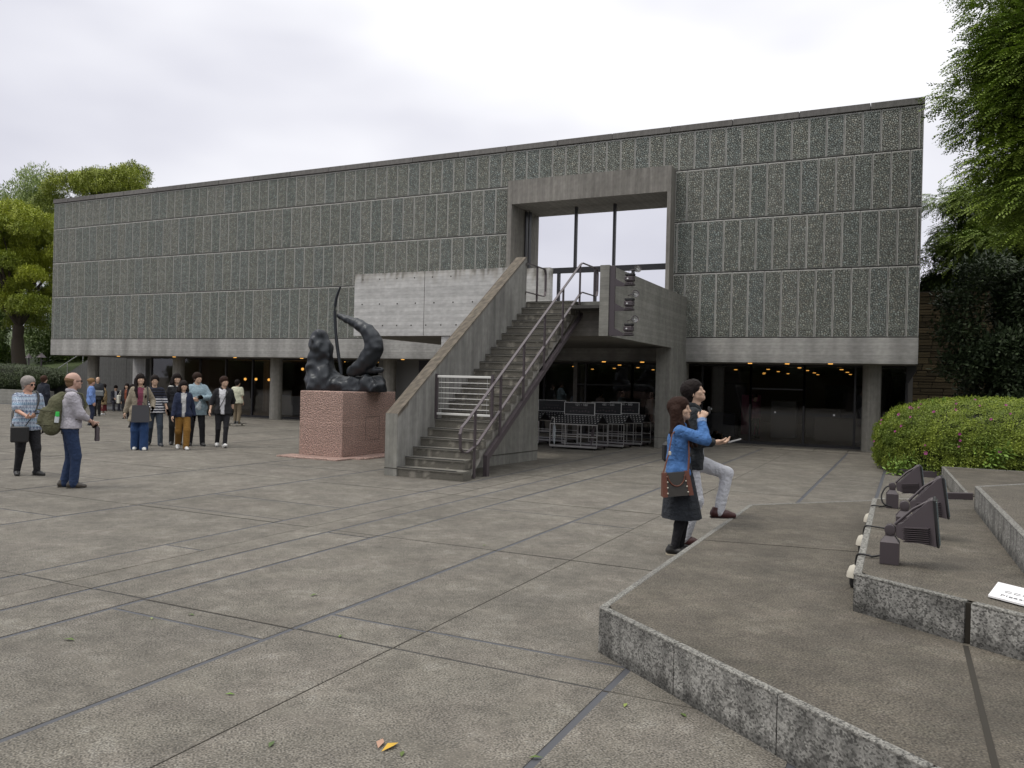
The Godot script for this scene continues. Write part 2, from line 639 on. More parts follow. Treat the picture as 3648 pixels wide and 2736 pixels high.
	mat("hairmat", Color.WHITE, .7, t_hair, 3.0, null, 1.0, false)
	M.hairmat.metallic_specular = .25
	plain("joint", .068, .071, .082, .7)
	plain("soil", .03, .026, .02, .95)
	plain("frame", .022, .021, .024, .45)
	plain("rail", .085, .070, .078, .42, .25)
	plain("steel", .5, .5, .5, .35, .8)
	plain("whitepaint", .62, .62, .6, .5)
	plain("ceiling", .22, .21, .19, .9)
	plain("lobbyfloor", .13, .125, .115, .5)
	plain("lobbywall", .19, .18, .165, .8)
	plain("darkpanel", .045, .047, .06, .6)
	plain("pinkboard", .42, .12, .2, .8)
	plain("greywall", .2, .2, .195, .8)
	plain("bronze", .032, .036, .042, .42, .55)
	plain("patina", .12, .17, .18, .6, .3)
	plain("lampbody", .072, .060, .067, .38, .15)
	plain("blackplastic", .012, .012, .013, .5)
	plain("cream", .5, .47, .4, .6)
	plain("paper", .8, .8, .82, .7)
	plain("ink", .12, .12, .13, .8)
	plain("chalk", .6, .6, .6, .8)
	plain("slate", .016, .017, .02, .5)
	plain("plastic", .6, .64, .68, .3)
	mat("leaf", Color.WHITE, .6)
	M.leaf.backlight_enabled = true
	M.leaf.backlight = lin(.05, .07, .01)
	mat("paintc", Color.WHITE, .75)
	mat("leather", Color.WHITE, .45)
	var mg := mat("lens", lin(.14, .18, .19), .12)
	mg.metallic = .3
	var g := mat("glass", Color(.02, .022, .022, .12), 0.02)
	g.transparency = BaseMaterial3D.TRANSPARENCY_ALPHA
	var mi := mat("mirror", lin(.95, .95, .96), .015)
	mi.metallic = 1.0
	var lm := plain("lamp", .8, .6, .3)
	lm.emission_enabled = true
	lm.emission = Color(1.0, .72, .34)
	lm.emission_energy_multiplier = 1.3
	var cl := mat("clear", Color(.75, .78, .8, .45), .2)
	cl.transparency = BaseMaterial3D.TRANSPARENCY_ALPHA

# stains that belong to the concrete itself (linear colours)
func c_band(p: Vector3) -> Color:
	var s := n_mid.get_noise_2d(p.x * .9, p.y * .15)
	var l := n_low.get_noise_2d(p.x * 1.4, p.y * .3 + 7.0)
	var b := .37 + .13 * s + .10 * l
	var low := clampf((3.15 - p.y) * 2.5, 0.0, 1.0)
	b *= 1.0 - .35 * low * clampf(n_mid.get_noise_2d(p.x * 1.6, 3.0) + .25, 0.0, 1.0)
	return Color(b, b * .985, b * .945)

func c_par(p: Vector3) -> Color:
	var t := clampf((p.y - 4.75) / .45, 0.0, 1.0)
	var drip := clampf(n_hi.get_noise_2d((p.x + p.z) * 1.1, p.y * .22) + .75 * t * t, 0.0, 1.0) * clampf(t * 1.6, 0.0, 1.0)
	var b := .58 + .08 * n_mid.get_noise_2d(p.x + p.z, p.y * 2.2) + .05 * n_low.get_noise_2d(p.x, p.y * 3.0)
	b *= 1.0 - .55 * drip * drip
	return Color(b, b * lerpf(.995, .95, drip), b * lerpf(.985, .86, drip))

func c_stair(p: Vector3) -> Color:
	var top := 1.297 + (13.57 - p.z) * .6866 - p.y
	var b := .265 + .13 * n_mid.get_noise_2d(p.z * 1.5, p.y * .25) + .05 * n_low.get_noise_2d(p.z * 2.0, p.y)
	b *= .82 + .25 * clampf(.5 + n_low.get_noise_2d(p.z + 9.0, p.y * .4), 0.0, 1.0)
	if top < .06: return Color(.16, .135, .105) * (.8 + .5 * n_hi.get_noise_2d(p.z * 1.2, p.x * 3.0))
	return Color(b, b * .985, b * .93)

func c_dark(p: Vector3) -> Color:
	var s := n_hi.get_noise_2d((p.x + p.z) * .8, p.y * .12)
	var b := .25 + .06 * s + .06 * n_low.get_noise_3d(p.x, p.y, p.z)
	return Color(b, b * .95, b * .87)

func c_mid(p: Vector3) -> Color:
	var b := .25 + .06 * n_mid.get_noise_2d((p.x + p.z) * 1.4, p.y * .4) + .05 * n_low.get_noise_3d(p.x, p.y, p.z)
	return Color(b, b * .985, b * .90)

func c_tread(p: Vector3) -> Color:
	var s := n_hi.get_noise_3d(p.x * 1.3, p.y * .35, p.z * .3)
	var b := .21 + .05 * n_mid.get_noise_3d(p.x, p.y * 3.0, p.z)
	if s > .36: b = .42
	return Color(b, b * .96, b * .86)

func c_col(p: Vector3) -> Color:
	var b := .29 + .06 * n_hi.get_noise_3d(p.x * 1.2, p.y * .08, p.z * 1.2) + .05 * n_low.get_noise_3d(p.x, p.y, p.z)
	return Color(b, b * .96, b * .86)

func c_grd(p: Vector3) -> Color:
	var b := .285 + .05 * n_low.get_noise_2d(p.x * .8, p.z * .8) + .02 * n_mid.get_noise_2d(p.x, p.z)
	return Color(b, b * .955, b * .87)

func c_plat(p: Vector3) -> Color:
	var b := .195 + .05 * n_low.get_noise_2d(p.x * 1.5, p.z * 1.5) + .03 * n_mid.get_noise_2d(p.x, p.z)
	return Color(b, b * .92, b * .79)

# ---------------------------------------------------------------- the museum
const X0 := -7.036
const X1 := 33.721
const ROWS := [3.69, 5.894, 7.676, 9.452, 10.793]
const FL := 19.85
const FR := 26.07
const FT := 9.53
const GZ := -2.3

func panel_mesh(w: float, h: float, k: int) -> ArrayMesh:
	var b := MB.new()
	var rim := .022
	b.col = Color.WHITE
	b.quad(Vector3(-w / 2, 0, .03), Vector3(w / 2, 0, .03), Vector3(w / 2, h, .03), Vector3(-w / 2, h, .03))
	b.quad(Vector3(-w / 2, 0, 0), Vector3(-w / 2, 0, .03), Vector3(-w / 2, h, .03), Vector3(-w / 2, h, 0))
	b.quad(Vector3(w / 2, 0, .03), Vector3(w / 2, 0, 0), Vector3(w / 2, h, 0), Vector3(w / 2, h, .03))
	b.quad(Vector3(-w / 2, h, .03), Vector3(w / 2, h, .03), Vector3(w / 2, h, 0), Vector3(-w / 2, h, 0))
	b.quad(Vector3(-w / 2, 0, 0), Vector3(w / 2, 0, 0), Vector3(w / 2, 0, .03), Vector3(-w / 2, 0, .03))
	var am := b.mesh(M.rim)
	var q := MB.new()
	if w > rim * 2.5:
		var x := w / 2 - rim
		var lo := .012
		var hi := h - rim * 1.6
		q.quad(Vector3(-x + .008, lo + .008, .046), Vector3(x - .008, lo + .008, .046), Vector3(x - .008, hi - .008, .046), Vector3(-x + .008, hi - .008, .046))
		for e in [[Vector3(-x, lo, .03), Vector3(x, lo, .03), Vector3(x - .008, lo + .008, .046), Vector3(-x + .008, lo + .008, .046)],
			[Vector3(x, hi, .03), Vector3(-x, hi, .03), Vector3(-x + .008, hi - .008, .046), Vector3(x - .008, hi - .008, .046)],
			[Vector3(-x, hi, .03), Vector3(-x, lo, .03), Vector3(-x + .008, lo + .008, .046), Vector3(-x + .008, hi - .008, .046)],
			[Vector3(x, lo, .03), Vector3(x, hi, .03), Vector3(x - .008, hi - .008, .046), Vector3(x - .008, lo + .008, .046)]]:
			q.quad(e[0], e[1], e[2], e[3])
		q.mesh(M["pebble%d" % k], am)
	return am

func museum() -> void:
	var T := thing("museum_building", "long windowless concrete museum block clad in grey pebble panels on round columns", "building", Vector3(13.34, 0, 0))
	# upper walls with the opening of the big window
	var b := MB.new()
	var zb := -34.0
	b.box(Vector3(X0, 3.69, -.9), Vector3(FL, 10.79, -.03))
	b.box(Vector3(FR, 3.69, -.9), Vector3(X1, 10.79, -.03))
	b.box(Vector3(FL, FT, -.9), Vector3(FR, 10.79, -.03))
	b.box(Vector3(X0, 2.9, zb), Vector3(X1, 10.79, -.902))
	for i in b.c.size(): b.c[i] = Color(.1, .1, .1)
	var wall := part(T, "upper_wall", b, M.rim, true)
	# pebble panels
	var pitch := .5293
	var cache := {}
	for r in 4:
		var y0: float = ROWS[r] + .018
		var y1: float = ROWS[r + 1] - .018
		var xr := X1
		var x := X1 - (.35 if r % 2 == 0 else .13)
		while xr > X0 + .02:
			var a := maxf(x, X0) + .008
			var e := xr - .008
			var spans := [[a, e]]
			if y0 < FT - .1 and r < 3:
				spans = []
				if a < FL: spans.append([a, minf(e, FL - .01)])
				if e > FR: spans.append([maxf(a, FR + .01), e])
			for s in spans:
				var w := snappedf(s[1] - s[0], .005)
				if w < .04: continue
				var k := rng.randi() % 5
				var key := "%d %.3f %d" % [r, w, k]
				if not cache.has(key): cache[key] = panel_mesh(w, y1 - y0, k)
				var o := put(wall, "panel", cache[key])
				o.position = Vector3((s[0] + s[1]) / 2, y0, -.03)
			xr = x
			x -= pitch
	# band of bare concrete, coping
	b = MB.new()
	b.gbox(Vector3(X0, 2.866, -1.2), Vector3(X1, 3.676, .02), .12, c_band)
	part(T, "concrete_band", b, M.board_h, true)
	var cx := X1 + .03
	var nx := 32.22
	while cx > X0:
		var lo := maxf(nx, X0 - .02)
		b = MB.new()
		var tone := rng.randf_range(.15, .2)
		b.col = Color(tone, tone * .96, tone * .92)
		b.bbox(Vector3((lo + cx) / 2, 10.9, -.25), Vector3(cx - lo - .018, .205, .62), .008)
		part(T, "coping_stone", b, M.rim if false else M.board_v, true)
		cx = lo
		if lo <= X0: break
		nx -= 2.118
	b = MB.new()
	b.box(Vector3(X0, 10.79, zb), Vector3(X1, 10.83, -.55))
	part(T, "roof", b, M.ceiling, true)
	# underside, lobby
	b = MB.new()
	b.box(Vector3(X0 + .01, 2.868, zb), Vector3(X1 - .01, 2.898, -1.202))
	var soffit := part(T, "soffit", b, M.ceiling, true)
	var prof := []
	for i in 7: prof.append(Vector2(.285, 2.87 * i / 6.0))
	b = MB.new()
	b.lathe(prof, 28, Transform3D.IDENTITY, c_col)
	var cm := b.mesh(M.board_v)
	for i in 7:
		for zz in ([-1.51] if i != 5 else [-1.51]):
			var o := put(T, "column", cm)
			o.position = Vector3(-5.707 + 6.35 * i - 13.34, 0, zz)
	for zz in [-7.86, -14.2]:
		for i in 7:
			var o := put(T, "lobby_column", cm)
			o.position = Vector3(-5.707 + 6.35 * i - 13.34, 0, zz)
	b = MB.new()
	b.box(Vector3(-2.2, -.02, zb), Vector3(X1 - .25, .02, -2.2))
	part(T, "lobby_floor", b, M.lobbyfloor, true)
	b = MB.new()
	b.box(Vector3(-2.2, 0, -22.2), Vector3(X1, 2.868, -22.0))
	b.box(Vector3(X1 - .3, 0, -22.0), Vector3(X1 - .1, 2.868, -9.0))
	b.box(Vector3(-2.4, 0, -22.0), Vector3(-2.2, 2.868, -2.35))
	part(T, "lobby_wall", b, M.lobbywall, true)
	b = MB.new()
	for s in [[2.5, -9.0, 3.2], [6.5, -11.0, 2.4], [19.0, -12.0, 3.6], [22.3, -8.0, 1.5], [25.2, -10.5, 1.6], [29.8, -15.0, 2.2]]:
		b.box(Vector3(s[0], .02, s[1] - .2), Vector3(s[0] + s[2], 2.25, s[1]))
	part(T, "lobby_partition", b, M.darkpanel, true)
	# counters and goods inside
	for s in [[24.6, -6.2, 2.6, .95, "darkpanel"], [28.4, -7.4, 1.0, 1.5, "greywall"], [30.2, -6.4, 1.8, .9, "lobbywall"], [21.0, -6.0, 1.8, 1.0, "lobbywall"], [31.0, -9.5, 1.6, 1.9, "darkpanel"], [27.0, -8.6, .7, 1.7, "pinkboard"], [29.6, -9.0, 1.3, 1.2, "greywall"], [3.4, -5.6, 2.4, 1.0, "greywall"], [8.6, -7.0, 1.2, 1.6, "pinkboard"]]:
		b = MB.new()
		b.bbox(Vector3(s[0] + s[2] / 2, s[3] / 2 + .02, s[1]), Vector3(s[2], s[3], .7), .02)
		part(T, "counter", b, M[s[4]], true)
	# glazing
	var xs := [-2.2, -.45, 1.3, 3.05, 4.8, 6.55, 8.4, 10.2, 12.3]
	glaze(T, xs, false)
	glaze(T, [15.1, 16.9, 18.7, 20.3, 21.65], false)
	glaze(T, [21.65, 22.08, 23.97], true)
	glaze(T, [23.97, 25.3, 26.65, 28.39], false)
	glaze(T, [28.39, 30.21], true)
	glaze(T, [30.21, 31.85, 33.42], false)
	b = MB.new()
	b.box(Vector3(33.39, 0, -9.0), Vector3(33.45, 2.86, -2.36))
	part(T, "window_frame", b, M.frame, true)
	b = MB.new()
	b.box(Vector3(12.33, 0, -2.35), Vector3(14.43, 2.866, -2.1))
	part(T, "entrance_wall", b, M.greywall, true)
	b = MB.new()
	b.box(Vector3(14.43, 0, -2.34), Vector3(15.1, 2.866, -2.12))
	part(T, "dark_door", b, M.darkpanel, true)
	b = MB.new()
	b.gbox(Vector3(21.57, .02, -2.6), Vector3(21.73, 2.86, -2.22), .5, c_dark)
	part(T, "jamb", b, M.board_v, true)
	for q in [[27.0, 1.22], [29.25, 1.18], [31.2, 1.15]]:
		b = MB.new()
		b.box(Vector3(q[0] - .03, q[1] - .03, GZ + .007), Vector3(q[0] + .03, q[1] + .03, GZ + .009))
		part(T, "glass_sticker", b, M.paper, true)
	# pillar at the left end, seen under the soffit edge
	b = MB.new()
	b.gbox(Vector3(-7.0, 0, -5.6), Vector3(-5.95, 2.866, -5.0), .3, func(p: Vector3) -> Color: return c_par(Vector3(p.x * 2.0, p.y * .3, p.z)))
	part(T, "pillar", b, M.board_v, true)
	b = MB.new()
	b.box(Vector3(-5.9, 0, -7.2), Vector3(-2.3, 2.866, -7.0))
	part(T, "porch_wall", b, M.darkpanel, true)
	b = MB.new()
	b.box(Vector3(-5.95, 0, -6.6), Vector3(-5.2, 2.866, -6.4))
	part(T, "porch_jamb", b, M.greywall, true)
	# sloping strut at the right end under the band
	b = MB.new()
	b.extrude(PackedVector2Array([Vector2(33.42, 2.864), Vector2(33.42, 2.3), Vector2(33.48, 2.3), Vector2(33.70, 2.7), Vector2(33.70, 2.864)]), Vector3(0, 0, -2.4), Vector3.RIGHT, Vector3.UP, 0, .5)
	part(T, "bracket", b, M.frame, true)
	# projecting window surround: lintel and jambs
	var zf := .53
	var zg := -.72
	b = MB.new()
	b.gbox(Vector3(FL, 8.65, zg), Vector3(FR, FT, zf), .1, c_dark)
	part(T, "window_lintel", b, M.board_v, true)
	for s in [[FL, 20.03], [25.94, FR]]:
		b = MB.new()
		b.gbox(Vector3(s[0], 4.1, zg), Vector3(s[1], 8.648, zf), .1, c_dark)
		part(T, "window_jamb", b, M.board_v, true)
	b = MB.new()
	b.box(Vector3(20.03, 4.1, zg - .1), Vector3(25.94, 4.22, zf))
	part(T, "window_sill", b, M.rim, true)
	var mx := [20.03, 22.13, 23.65, 25.94]
	for i in 3:
		var q := MB.new()
		q.quad(Vector3(mx[i] + .02, 6.38, zg), Vector3(mx[i + 1] - .02, 6.38, zg), Vector3(mx[i + 1] - .02, 8.65, zg), Vector3(mx[i] + .02, 8.65, zg))
		q.quad(Vector3(mx[i + 1] - .02, 6.38, zg - .02), Vector3(mx[i] + .02, 6.38, zg - .02), Vector3(mx[i] + .02, 8.65, zg - .02), Vector3(mx[i + 1] - .02, 8.65, zg - .02))
		part(T, "window_pane", q, M.mirror, true)
	var lx := [20.03, 21.48, 22.95, 24.4, 25.94]
	for i in 4:
		var q := MB.new()
		q.quad(Vector3(lx[i] + .02, 4.2, zg), Vector3(lx[i + 1] - .02, 4.2, zg), Vector3(lx[i + 1] - .02, 6.2, zg), Vector3(lx[i] + .02, 6.2, zg))
		q.quad(Vector3(lx[i + 1] - .02, 4.2, zg - .02), Vector3(lx[i] + .02, 4.2, zg - .02), Vector3(lx[i] + .02, 6.2, zg - .02), Vector3(lx[i + 1] - .02, 6.2, zg - .02))
		part(T, "window_pane", q, M.mirror, true)
	b = MB.new()
	b.bbox(Vector3(22.985, 6.28, zg + .03), Vector3(5.91, .2, .1), .006)
	part(T, "transom", b, M.frame, true)
	for x in [22.13, 23.65]:
		b = MB.new()
		b.bbox(Vector3(x, 7.515, zg + .03), Vector3(.085, 2.27, .1), .006)
		part(T, "mullion", b, M.frame, true)
	for x in [20.07, 20.22]:
		b = MB.new()
		b.bbox(Vector3(x, 6.4, zg + .05), Vector3(.05, 4.4, .1), .006)
		part(T, "mullion", b, M.frame, true)
	for x in [21.48, 22.95, 24.4]:
		b = MB.new()
		b.bbox(Vector3(x, 5.2, zg + .03), Vector3(.09, 1.98, .1), .006)
		part(T, "mullion", b, M.frame, true)
	# recessed lamps in the soffit and the lobby ceiling
	var disc := MB.new()
	disc.lathe([Vector2(.0, -.012), Vector2(.066, -.012), Vector2(.074, -.003), Vector2(.074, .03)], 14)
	var dm := disc.mesh(M.lamp)
	for q in [[29.8, -.9], [31.2, -.4], [31.1, -3.6], [31.0, -8.0], [30.9, -13.0], [29.6, -6.0], [29.4, -10.6], [29.2, -15.6], [27.9, -9.4], [27.7, -13.9], [27.5, -19.0], [26.2, -11.0], [24.5, -14.4], [28.6, -.8], [26.4, -18.0], [30.7, -18.4], [28.9, -20.4], [25.9, -21.0],
		[23.3, -.9], [24.8, -.8], [24.3, -3.6], [22.4, -5.4], [21.9, -9.6], [19.9, -12.0], [18.8, -9.2], [23.7, -7.2], [21.3, -14.2], [25.9, -.9], [17.6, -15.0], [9.0, -.9], [5.0, -.9], [1.0, -.9], [-3.0, -.9], [12.4, -.9], [14.4, -.9], [16.4, -.9], [7.4, -6.0], [9.3, -6.4], [11.2, -8.0], [6.0, -9.5]]:
		var o := put(soffit, "downlight", dm)
		o.position = Vector3(q[0], 2.855, q[1])
	for q in [[.7, 1.83, -6.0], [1.48, 1.84, -6.0], [4.7, 2.44, -6.0], [2.4, 1.83, -6.0]]:
		b = MB.new()
		b.ball(Vector3(q[0], q[1], q[2]), Vector3.ONE * .075)
		var g := part(soffit, "globe_lamp", b, M.lamp)
		var c := MB.new()
		c.tube(PackedVector3Array([Vector3(q[0], q[1] + .07, q[2]), Vector3(q[0], 2.86, q[2])]), [.008], 5)
		part(T, "lamp_cord", c, M.frame, true)
		var l := OmniLight3D.new()
		l.name = numbered(self, "lamp_light")
		add_child(l)
		l.position = Vector3(q[0], q[1], q[2])
		l.light_color = Color(1, .74, .42)
		l.light_energy = .03
		l.light_size = .06
		l.omni_range = 12.0
		l.omni_attenuation = 2.0
		l.shadow_enabled = true

func glaze(T: Node3D, xs: Array, door: bool) -> void:
	var b: MB
	for i in xs.size():
		b = MB.new()
		b.bbox(Vector3(xs[i], 1.43, GZ), Vector3(.075, 2.86, .12), .006)
		part(T, "mullion", b, M.frame, true)
		if i == xs.size() - 1: break
		var a: float = xs[i] + .04
		var e: float = xs[i + 1] - .04
		b = MB.new()
		b.box(Vector3(a, .12, GZ - .006), Vector3(e, 2.80, GZ + .006))
		part(T, "pane", b, M.glass, true)
		b = MB.new()
		b.bbox(Vector3((a + e) / 2, .065, GZ), Vector3(e - a, .1, .1), .005)
		b.bbox(Vector3((a + e) / 2, 2.83, GZ), Vector3(e - a, .06, .1), .005)
		if door:
			b.bbox(Vector3((a + e) / 2, 2.0, GZ), Vector3(e - a, .06, .09), .005)
		part(T, "window_rail", b, M.frame, true)

# ---------------------------------------------------------------- outside stair and its landing
func stair() -> void:
	var T := thing("exterior_staircase", "straight concrete outdoor stair with landing and brown steel handrails below the big window", "staircase", Vector3(24.7, 0, 8.0))
	var rise := .1922
	var run := .2905
	var z0 := 13.54
	var xl := 23.992
	var xr := 25.42
	for i in 22:
		var b := MB.new()
		var z := z0 - run * i
		var y := rise * (i + 1)
		var w := xr + (.13 if i == 0 else 0.0)
		b.gbox(Vector3(xl, y - rise + .002, z - run - .05), Vector3(w, y - .035, z), .07, c_tread)
		b.gbox(Vector3(xl, y - .035, z - run - .012), Vector3(w, y, z + .02), .14, c_mid)
		var s := part(T, "step", b, M.board_h if false else M.stone, true)
		var nz := MB.new()
		nz.obox(Vector3((xl + xr) / 2, y + .002, z + .004), Vector3(xr - xl - .02, .012, .036))
		part(s, "nosing", nz, M.frame)
	# sloping slab below the steps
	var sl := rise / run
	var body := PackedVector2Array()
	body.append(Vector2(-z0 + .05, .0))
	for i in 22:
		body.append(Vector2(-(z0 - run * i) + .02, rise * i + .004)); body.append(Vector2(-(z0 - run * i) + .02, rise * (i + 1) - .02))
	body.append(Vector2(-7.1, 4.2)); body.append(Vector2(-7.1, 4.0)); body.append(Vector2(-12.4, .40)); body.append(Vector2(-12.95, .0))
	var b := MB.new()
	b.col = Color(.34, .325, .295)
	b.extrude(body, Vector3(xl, 0, 0), Vector3(0, 0, -1), Vector3.UP, .02, 1.40)
	part(T, "stair_slab", b, M.board_v, true)
	# steel stringer under the open side
	b = MB.new()
	var st := PackedVector3Array([Vector3(25.46, .03, 12.42), Vector3(25.46, .38, 12.42), Vector3(25.46, 4.03, 6.9)])
	b.extrude(PackedVector2Array([Vector2(-12.48, 0), Vector2(-12.36, 0), Vector2(-12.36, .36), Vector2(-6.86, 4.0), Vector2(-6.86, 4.09), Vector2(-12.48, .45)]), Vector3(25.44, 0, 0), Vector3(0, 0, -1), Vector3.UP, .0, .09)
	part(T, "stringer", b, M.rail, true)
	# solid parapet on the left
	b = MB.new()
	var pp := PackedVector2Array([Vector2(-13.57, 0), Vector2(-13.57, 1.297), Vector2(-7.52, 5.451), Vector2(-7.46, 5.4), Vector2(-7.46, 3.2), Vector2(-12.3, 0)])
	b.col = Color(.22, .21, .19)
	b.extrude(pp, Vector3(23.69, 0, 0), Vector3(0, 0, -1), Vector3.UP, .004, .298)
	var q := MB.new()
	var nz := 100
	for side in 2:
		var x := 23.992 if side == 0 else 23.688
		var s := q.v.size()
		var ny := 26
		for i in nz + 1:
			var z := lerpf(13.57, 7.47, float(i) / nz)
			var top := 1.297 + (13.57 - z) * .6866
			var bot := maxf(0.0, 3.2 - (z - 7.46) * .661)
			for j in ny + 1:
				var p := Vector3(x, lerpf(bot, top, float(j) / ny), z)
				q.v.append(p); q.n.append(Vector3(1 if side == 0 else -1, 0, 0)); q.c.append(c_stair(p)); q.u.append(Vector2.ZERO)
		for i in nz:
			for j in ny:
				var a := s + i * (ny + 1) + j
				if side == 0: q.ix.append_array(PackedInt32Array([a, a + 1, a + ny + 2, a, a + ny + 2, a + ny + 1]))
				else: q.ix.append_array(PackedInt32Array([a, a + ny + 2, a + 1, a, a + ny + 1, a + ny + 2]))
	q.grid(Vector3(23.688, 1.299, 13.572), Vector3(.304, 0, 0), Vector3(0, 4.157, -6.05), 6, 110, func(p: Vector3) -> Color: return c_stair(Vector3(p.x, 1.297 + (13.57 - p.z) * .6866, p.z)))
	q.grid(Vector3(23.688, 0, 13.574), Vector3(.304, 0, 0), Vector3(0, 1.297, 0), 4, 12, func(p: Vector3) -> Color: return c_mid(p))
	var pr := part(T, "parapet", q, M.board_v, true)
	part(pr, "parapet_core", b, M.board_v)
	b = MB.new()
	b.box(Vector3(23.684, .155, 13.50), Vector3(23.996, .168, 13.578))
	part(pr, "groove", b, M.soil)
	# landing
	b = MB.new()
	b.gbox(Vector3(18.164, 3.31, 7.25), Vector3(23.69, 5.2, 7.45), .07, c_par)
	b.gbox(Vector3(18.164, 3.31, .02), Vector3(18.36, 5.2, 7.248), .15, c_par)
	b.gbox(Vector3(23.0, 4.2, 5.9), Vector3(24.1, 5.36, 6.12), .07, c_par)
	part(T, "landing_parapet", b, M.board_h, true)
	b = MB.new()
	b.box(Vector3(20.678, 3.32, 7.44), Vector3(20.69, 5.19, 7.4525))
	part(T, "panel_joint", b, M.soil, true)
	b = MB.new()
	for k in 6: b.obox(Vector3(18.47 + .62 * k, 5.02, 7.451), Vector3(.035, .035, .004))
	for k in 8: b.obox(Vector3(18.46 + .64 * k, 4.27, 7.451), Vector3(.04, .04, .004))
	for k in 7: b.obox(Vector3(18.72 + .51 * k, 3.62, 7.451), Vector3(.04, .04, .004))
	part(T, "tie_hole", b, M.soil, true).set_meta("kind", "stuff")
	b = MB.new()
	b.gbox(Vector3(18.362, 3.312, .02), Vector3(26.338, 3.95, 7.1), .6, c_dark)
	b.gbox(Vector3(18.362, 3.952, .02), Vector3(26.338, 4.222, 7.24), .3, c_mid)
	b.gbox(Vector3(25.44, 3.98, 7.1), Vector3(26.338, 4.06, 7.9), .2, func(_p: Vector3) -> Color: return Color(.09, .085, .08))
	part(T, "landing_slab", b, M.board_h, true)
	b = MB.new()
	b.gbox(Vector3(21.27, 2.85, .02), Vector3(21.7, 3.31, 7.40), .3, c_par)
	part(T, "landing_beam", b, M.board_h, true)
	b = MB.new()
	b.gbox(Vector3(26.34, 3.25, .04), Vector3(26.587, 5.06, 8.05), .12, c_mid)
	part(T, "side_parapet", b, M.board_h, true)
	b = MB.new()
	b.gbox(Vector3(26.085, .0, -.27), Vector3(26.587, 3.248, 1.87), .15, c_mid)
	b.gbox(Vector3(26.082, .325, -.272), Vector3(26.59, .335, 1.873), .6, func(_p: Vector3) -> Color: return Color(.04, .04, .04))
	part(T, "pier", b, M.board_v, true)
	# wall carrying the flight
	b = MB.new()
	b.extrude(PackedVector2Array([Vector2(24.0, 8.33), Vector2(24.83, 8.33), Vector2(24.46, 11.9), Vector2(24.0, 11.9)]), Vector3.ZERO, Vector3.RIGHT, Vector3.BACK, -.25, 0)
	var fl := MB.new()
	var hw := func(z: float) -> float: return maxf(.26, .38 + (12.42 - z) * .661)
	var s0 := fl.v.size()
	for i in 25:
		var z := lerpf(11.9, 8.33, i / 24.0)
		var x := lerpf(24.46, 24.83, i / 24.0)
		var tp: float = hw.call(z)
		for j in 13:
			var p := Vector3(x, lerpf(0, tp, j / 12.0), z)
			fl.v.append(p); fl.n.append(Vector3(.995, 0, .1)); fl.c.append(c_mid(p) * .95); fl.u.append(Vector2.ZERO)
	for i in 24:
		for j in 12:
			var a := s0 + i * 13 + j
			fl.ix.append_array(PackedInt32Array([a, a + 1, a + 14, a, a + 14, a + 13]))
	fl.col = Color(.2, .19, .17)
	fl.quad(Vector3(24.83, 0, 8.33), Vector3(24.0, 0, 8.33), Vector3(24.0, 3.08, 8.33), Vector3(24.83, 3.08, 8.33))
	fl.quad(Vector3(24.0, 0, 11.9), Vector3(24.46, 0, 11.9), Vector3(24.46, .72, 11.9), Vector3(24.0, .72, 11.9))
	fl.quad(Vector3(24.0, 0, 8.33), Vector3(24.0, 0, 11.9), Vector3(24.0, .72, 11.9), Vector3(24.0, 3.08, 8.33))
	var bw := part(T, "bearing_wall", fl, M.board_v, true)
	b = MB.new()
	b.hexa([Vector3(24.47, .245, 11.9), Vector3(24.48, .245, 11.9), Vector3(24.842, .245, 8.325), Vector3(24.83, .245, 8.325), Vector3(24.47, .257, 11.9), Vector3(24.48, .257, 11.9), Vector3(24.842, .257, 8.325), Vector3(24.83, .257, 8.325)])
	part(bw, "groove", b, M.soil)
	# handrails: flat steel, one long loop each
	var hr := func(x: float, lowz: float, topz: float, lo_end: bool) -> void:
		var up := func(z: float) -> float: return 5.28 + (7.21 - z) * .667 if z > 7.21 else 5.28
		var dn := func(z: float) -> float: return 4.49 + (7.21 - z) * .667 if z > 7.21 else 4.49
		var p := PackedVector3Array()
		if lo_end:
			p.append(Vector3(x, dn.call(12.9), 12.9)); p.append(Vector3(x, .56, 13.3)); p.append(Vector3(x, .57, 13.45)); p.append(Vector3(x, .66, 13.57)); p.append(Vector3(x, .95, 13.6)); p.append(Vector3(x, 1.08, 13.54)); p.append(Vector3(x, up.call(13.3), 13.3))
		else:
			p.append(Vector3(x, 5.28, lowz))
		if lo_end: p.append(Vector3(x, 5.22, 7.28))
		p.append(Vector3(x, 5.28, 7.15)); p.append(Vector3(x, 5.28, topz + .14)); p.append(Vector3(x, 5.24, topz + .04)); p.append(Vector3(x, 5.13, topz)); p.append(Vector3(x, 4.64, topz)); p.append(Vector3(x, 4.53, topz + .04)); p.append(Vector3(x, 4.49, topz + .14)); p.append(Vector3(x, 4.49, 7.15))
		if lo_end:
			p.append(Vector3(x, 4.43, 7.28)); p.append(Vector3(x, dn.call(12.9), 12.9))
		else:
			p.append(Vector3(x, 4.49, lowz))
		var t := MB.new()
		for i in p.size() - 1:
			var a := p[i]
			var e := p[i + 1]
			var d := (e - a).normalized()
			var w := Vector3.RIGHT.cross(d)
			var bs := Basis(Vector3.RIGHT, w, Vector3.RIGHT.cross(w))
			t.obox((a + e) / 2, Vector3(.062, .022, (e - a).length() + .012), bs)
		part(T, "handrail", t, M.rail, true)
	hr.call(25.5, 13.0, 5.95, true)
	hr.call(24.03, 7.55, 6.26, false)
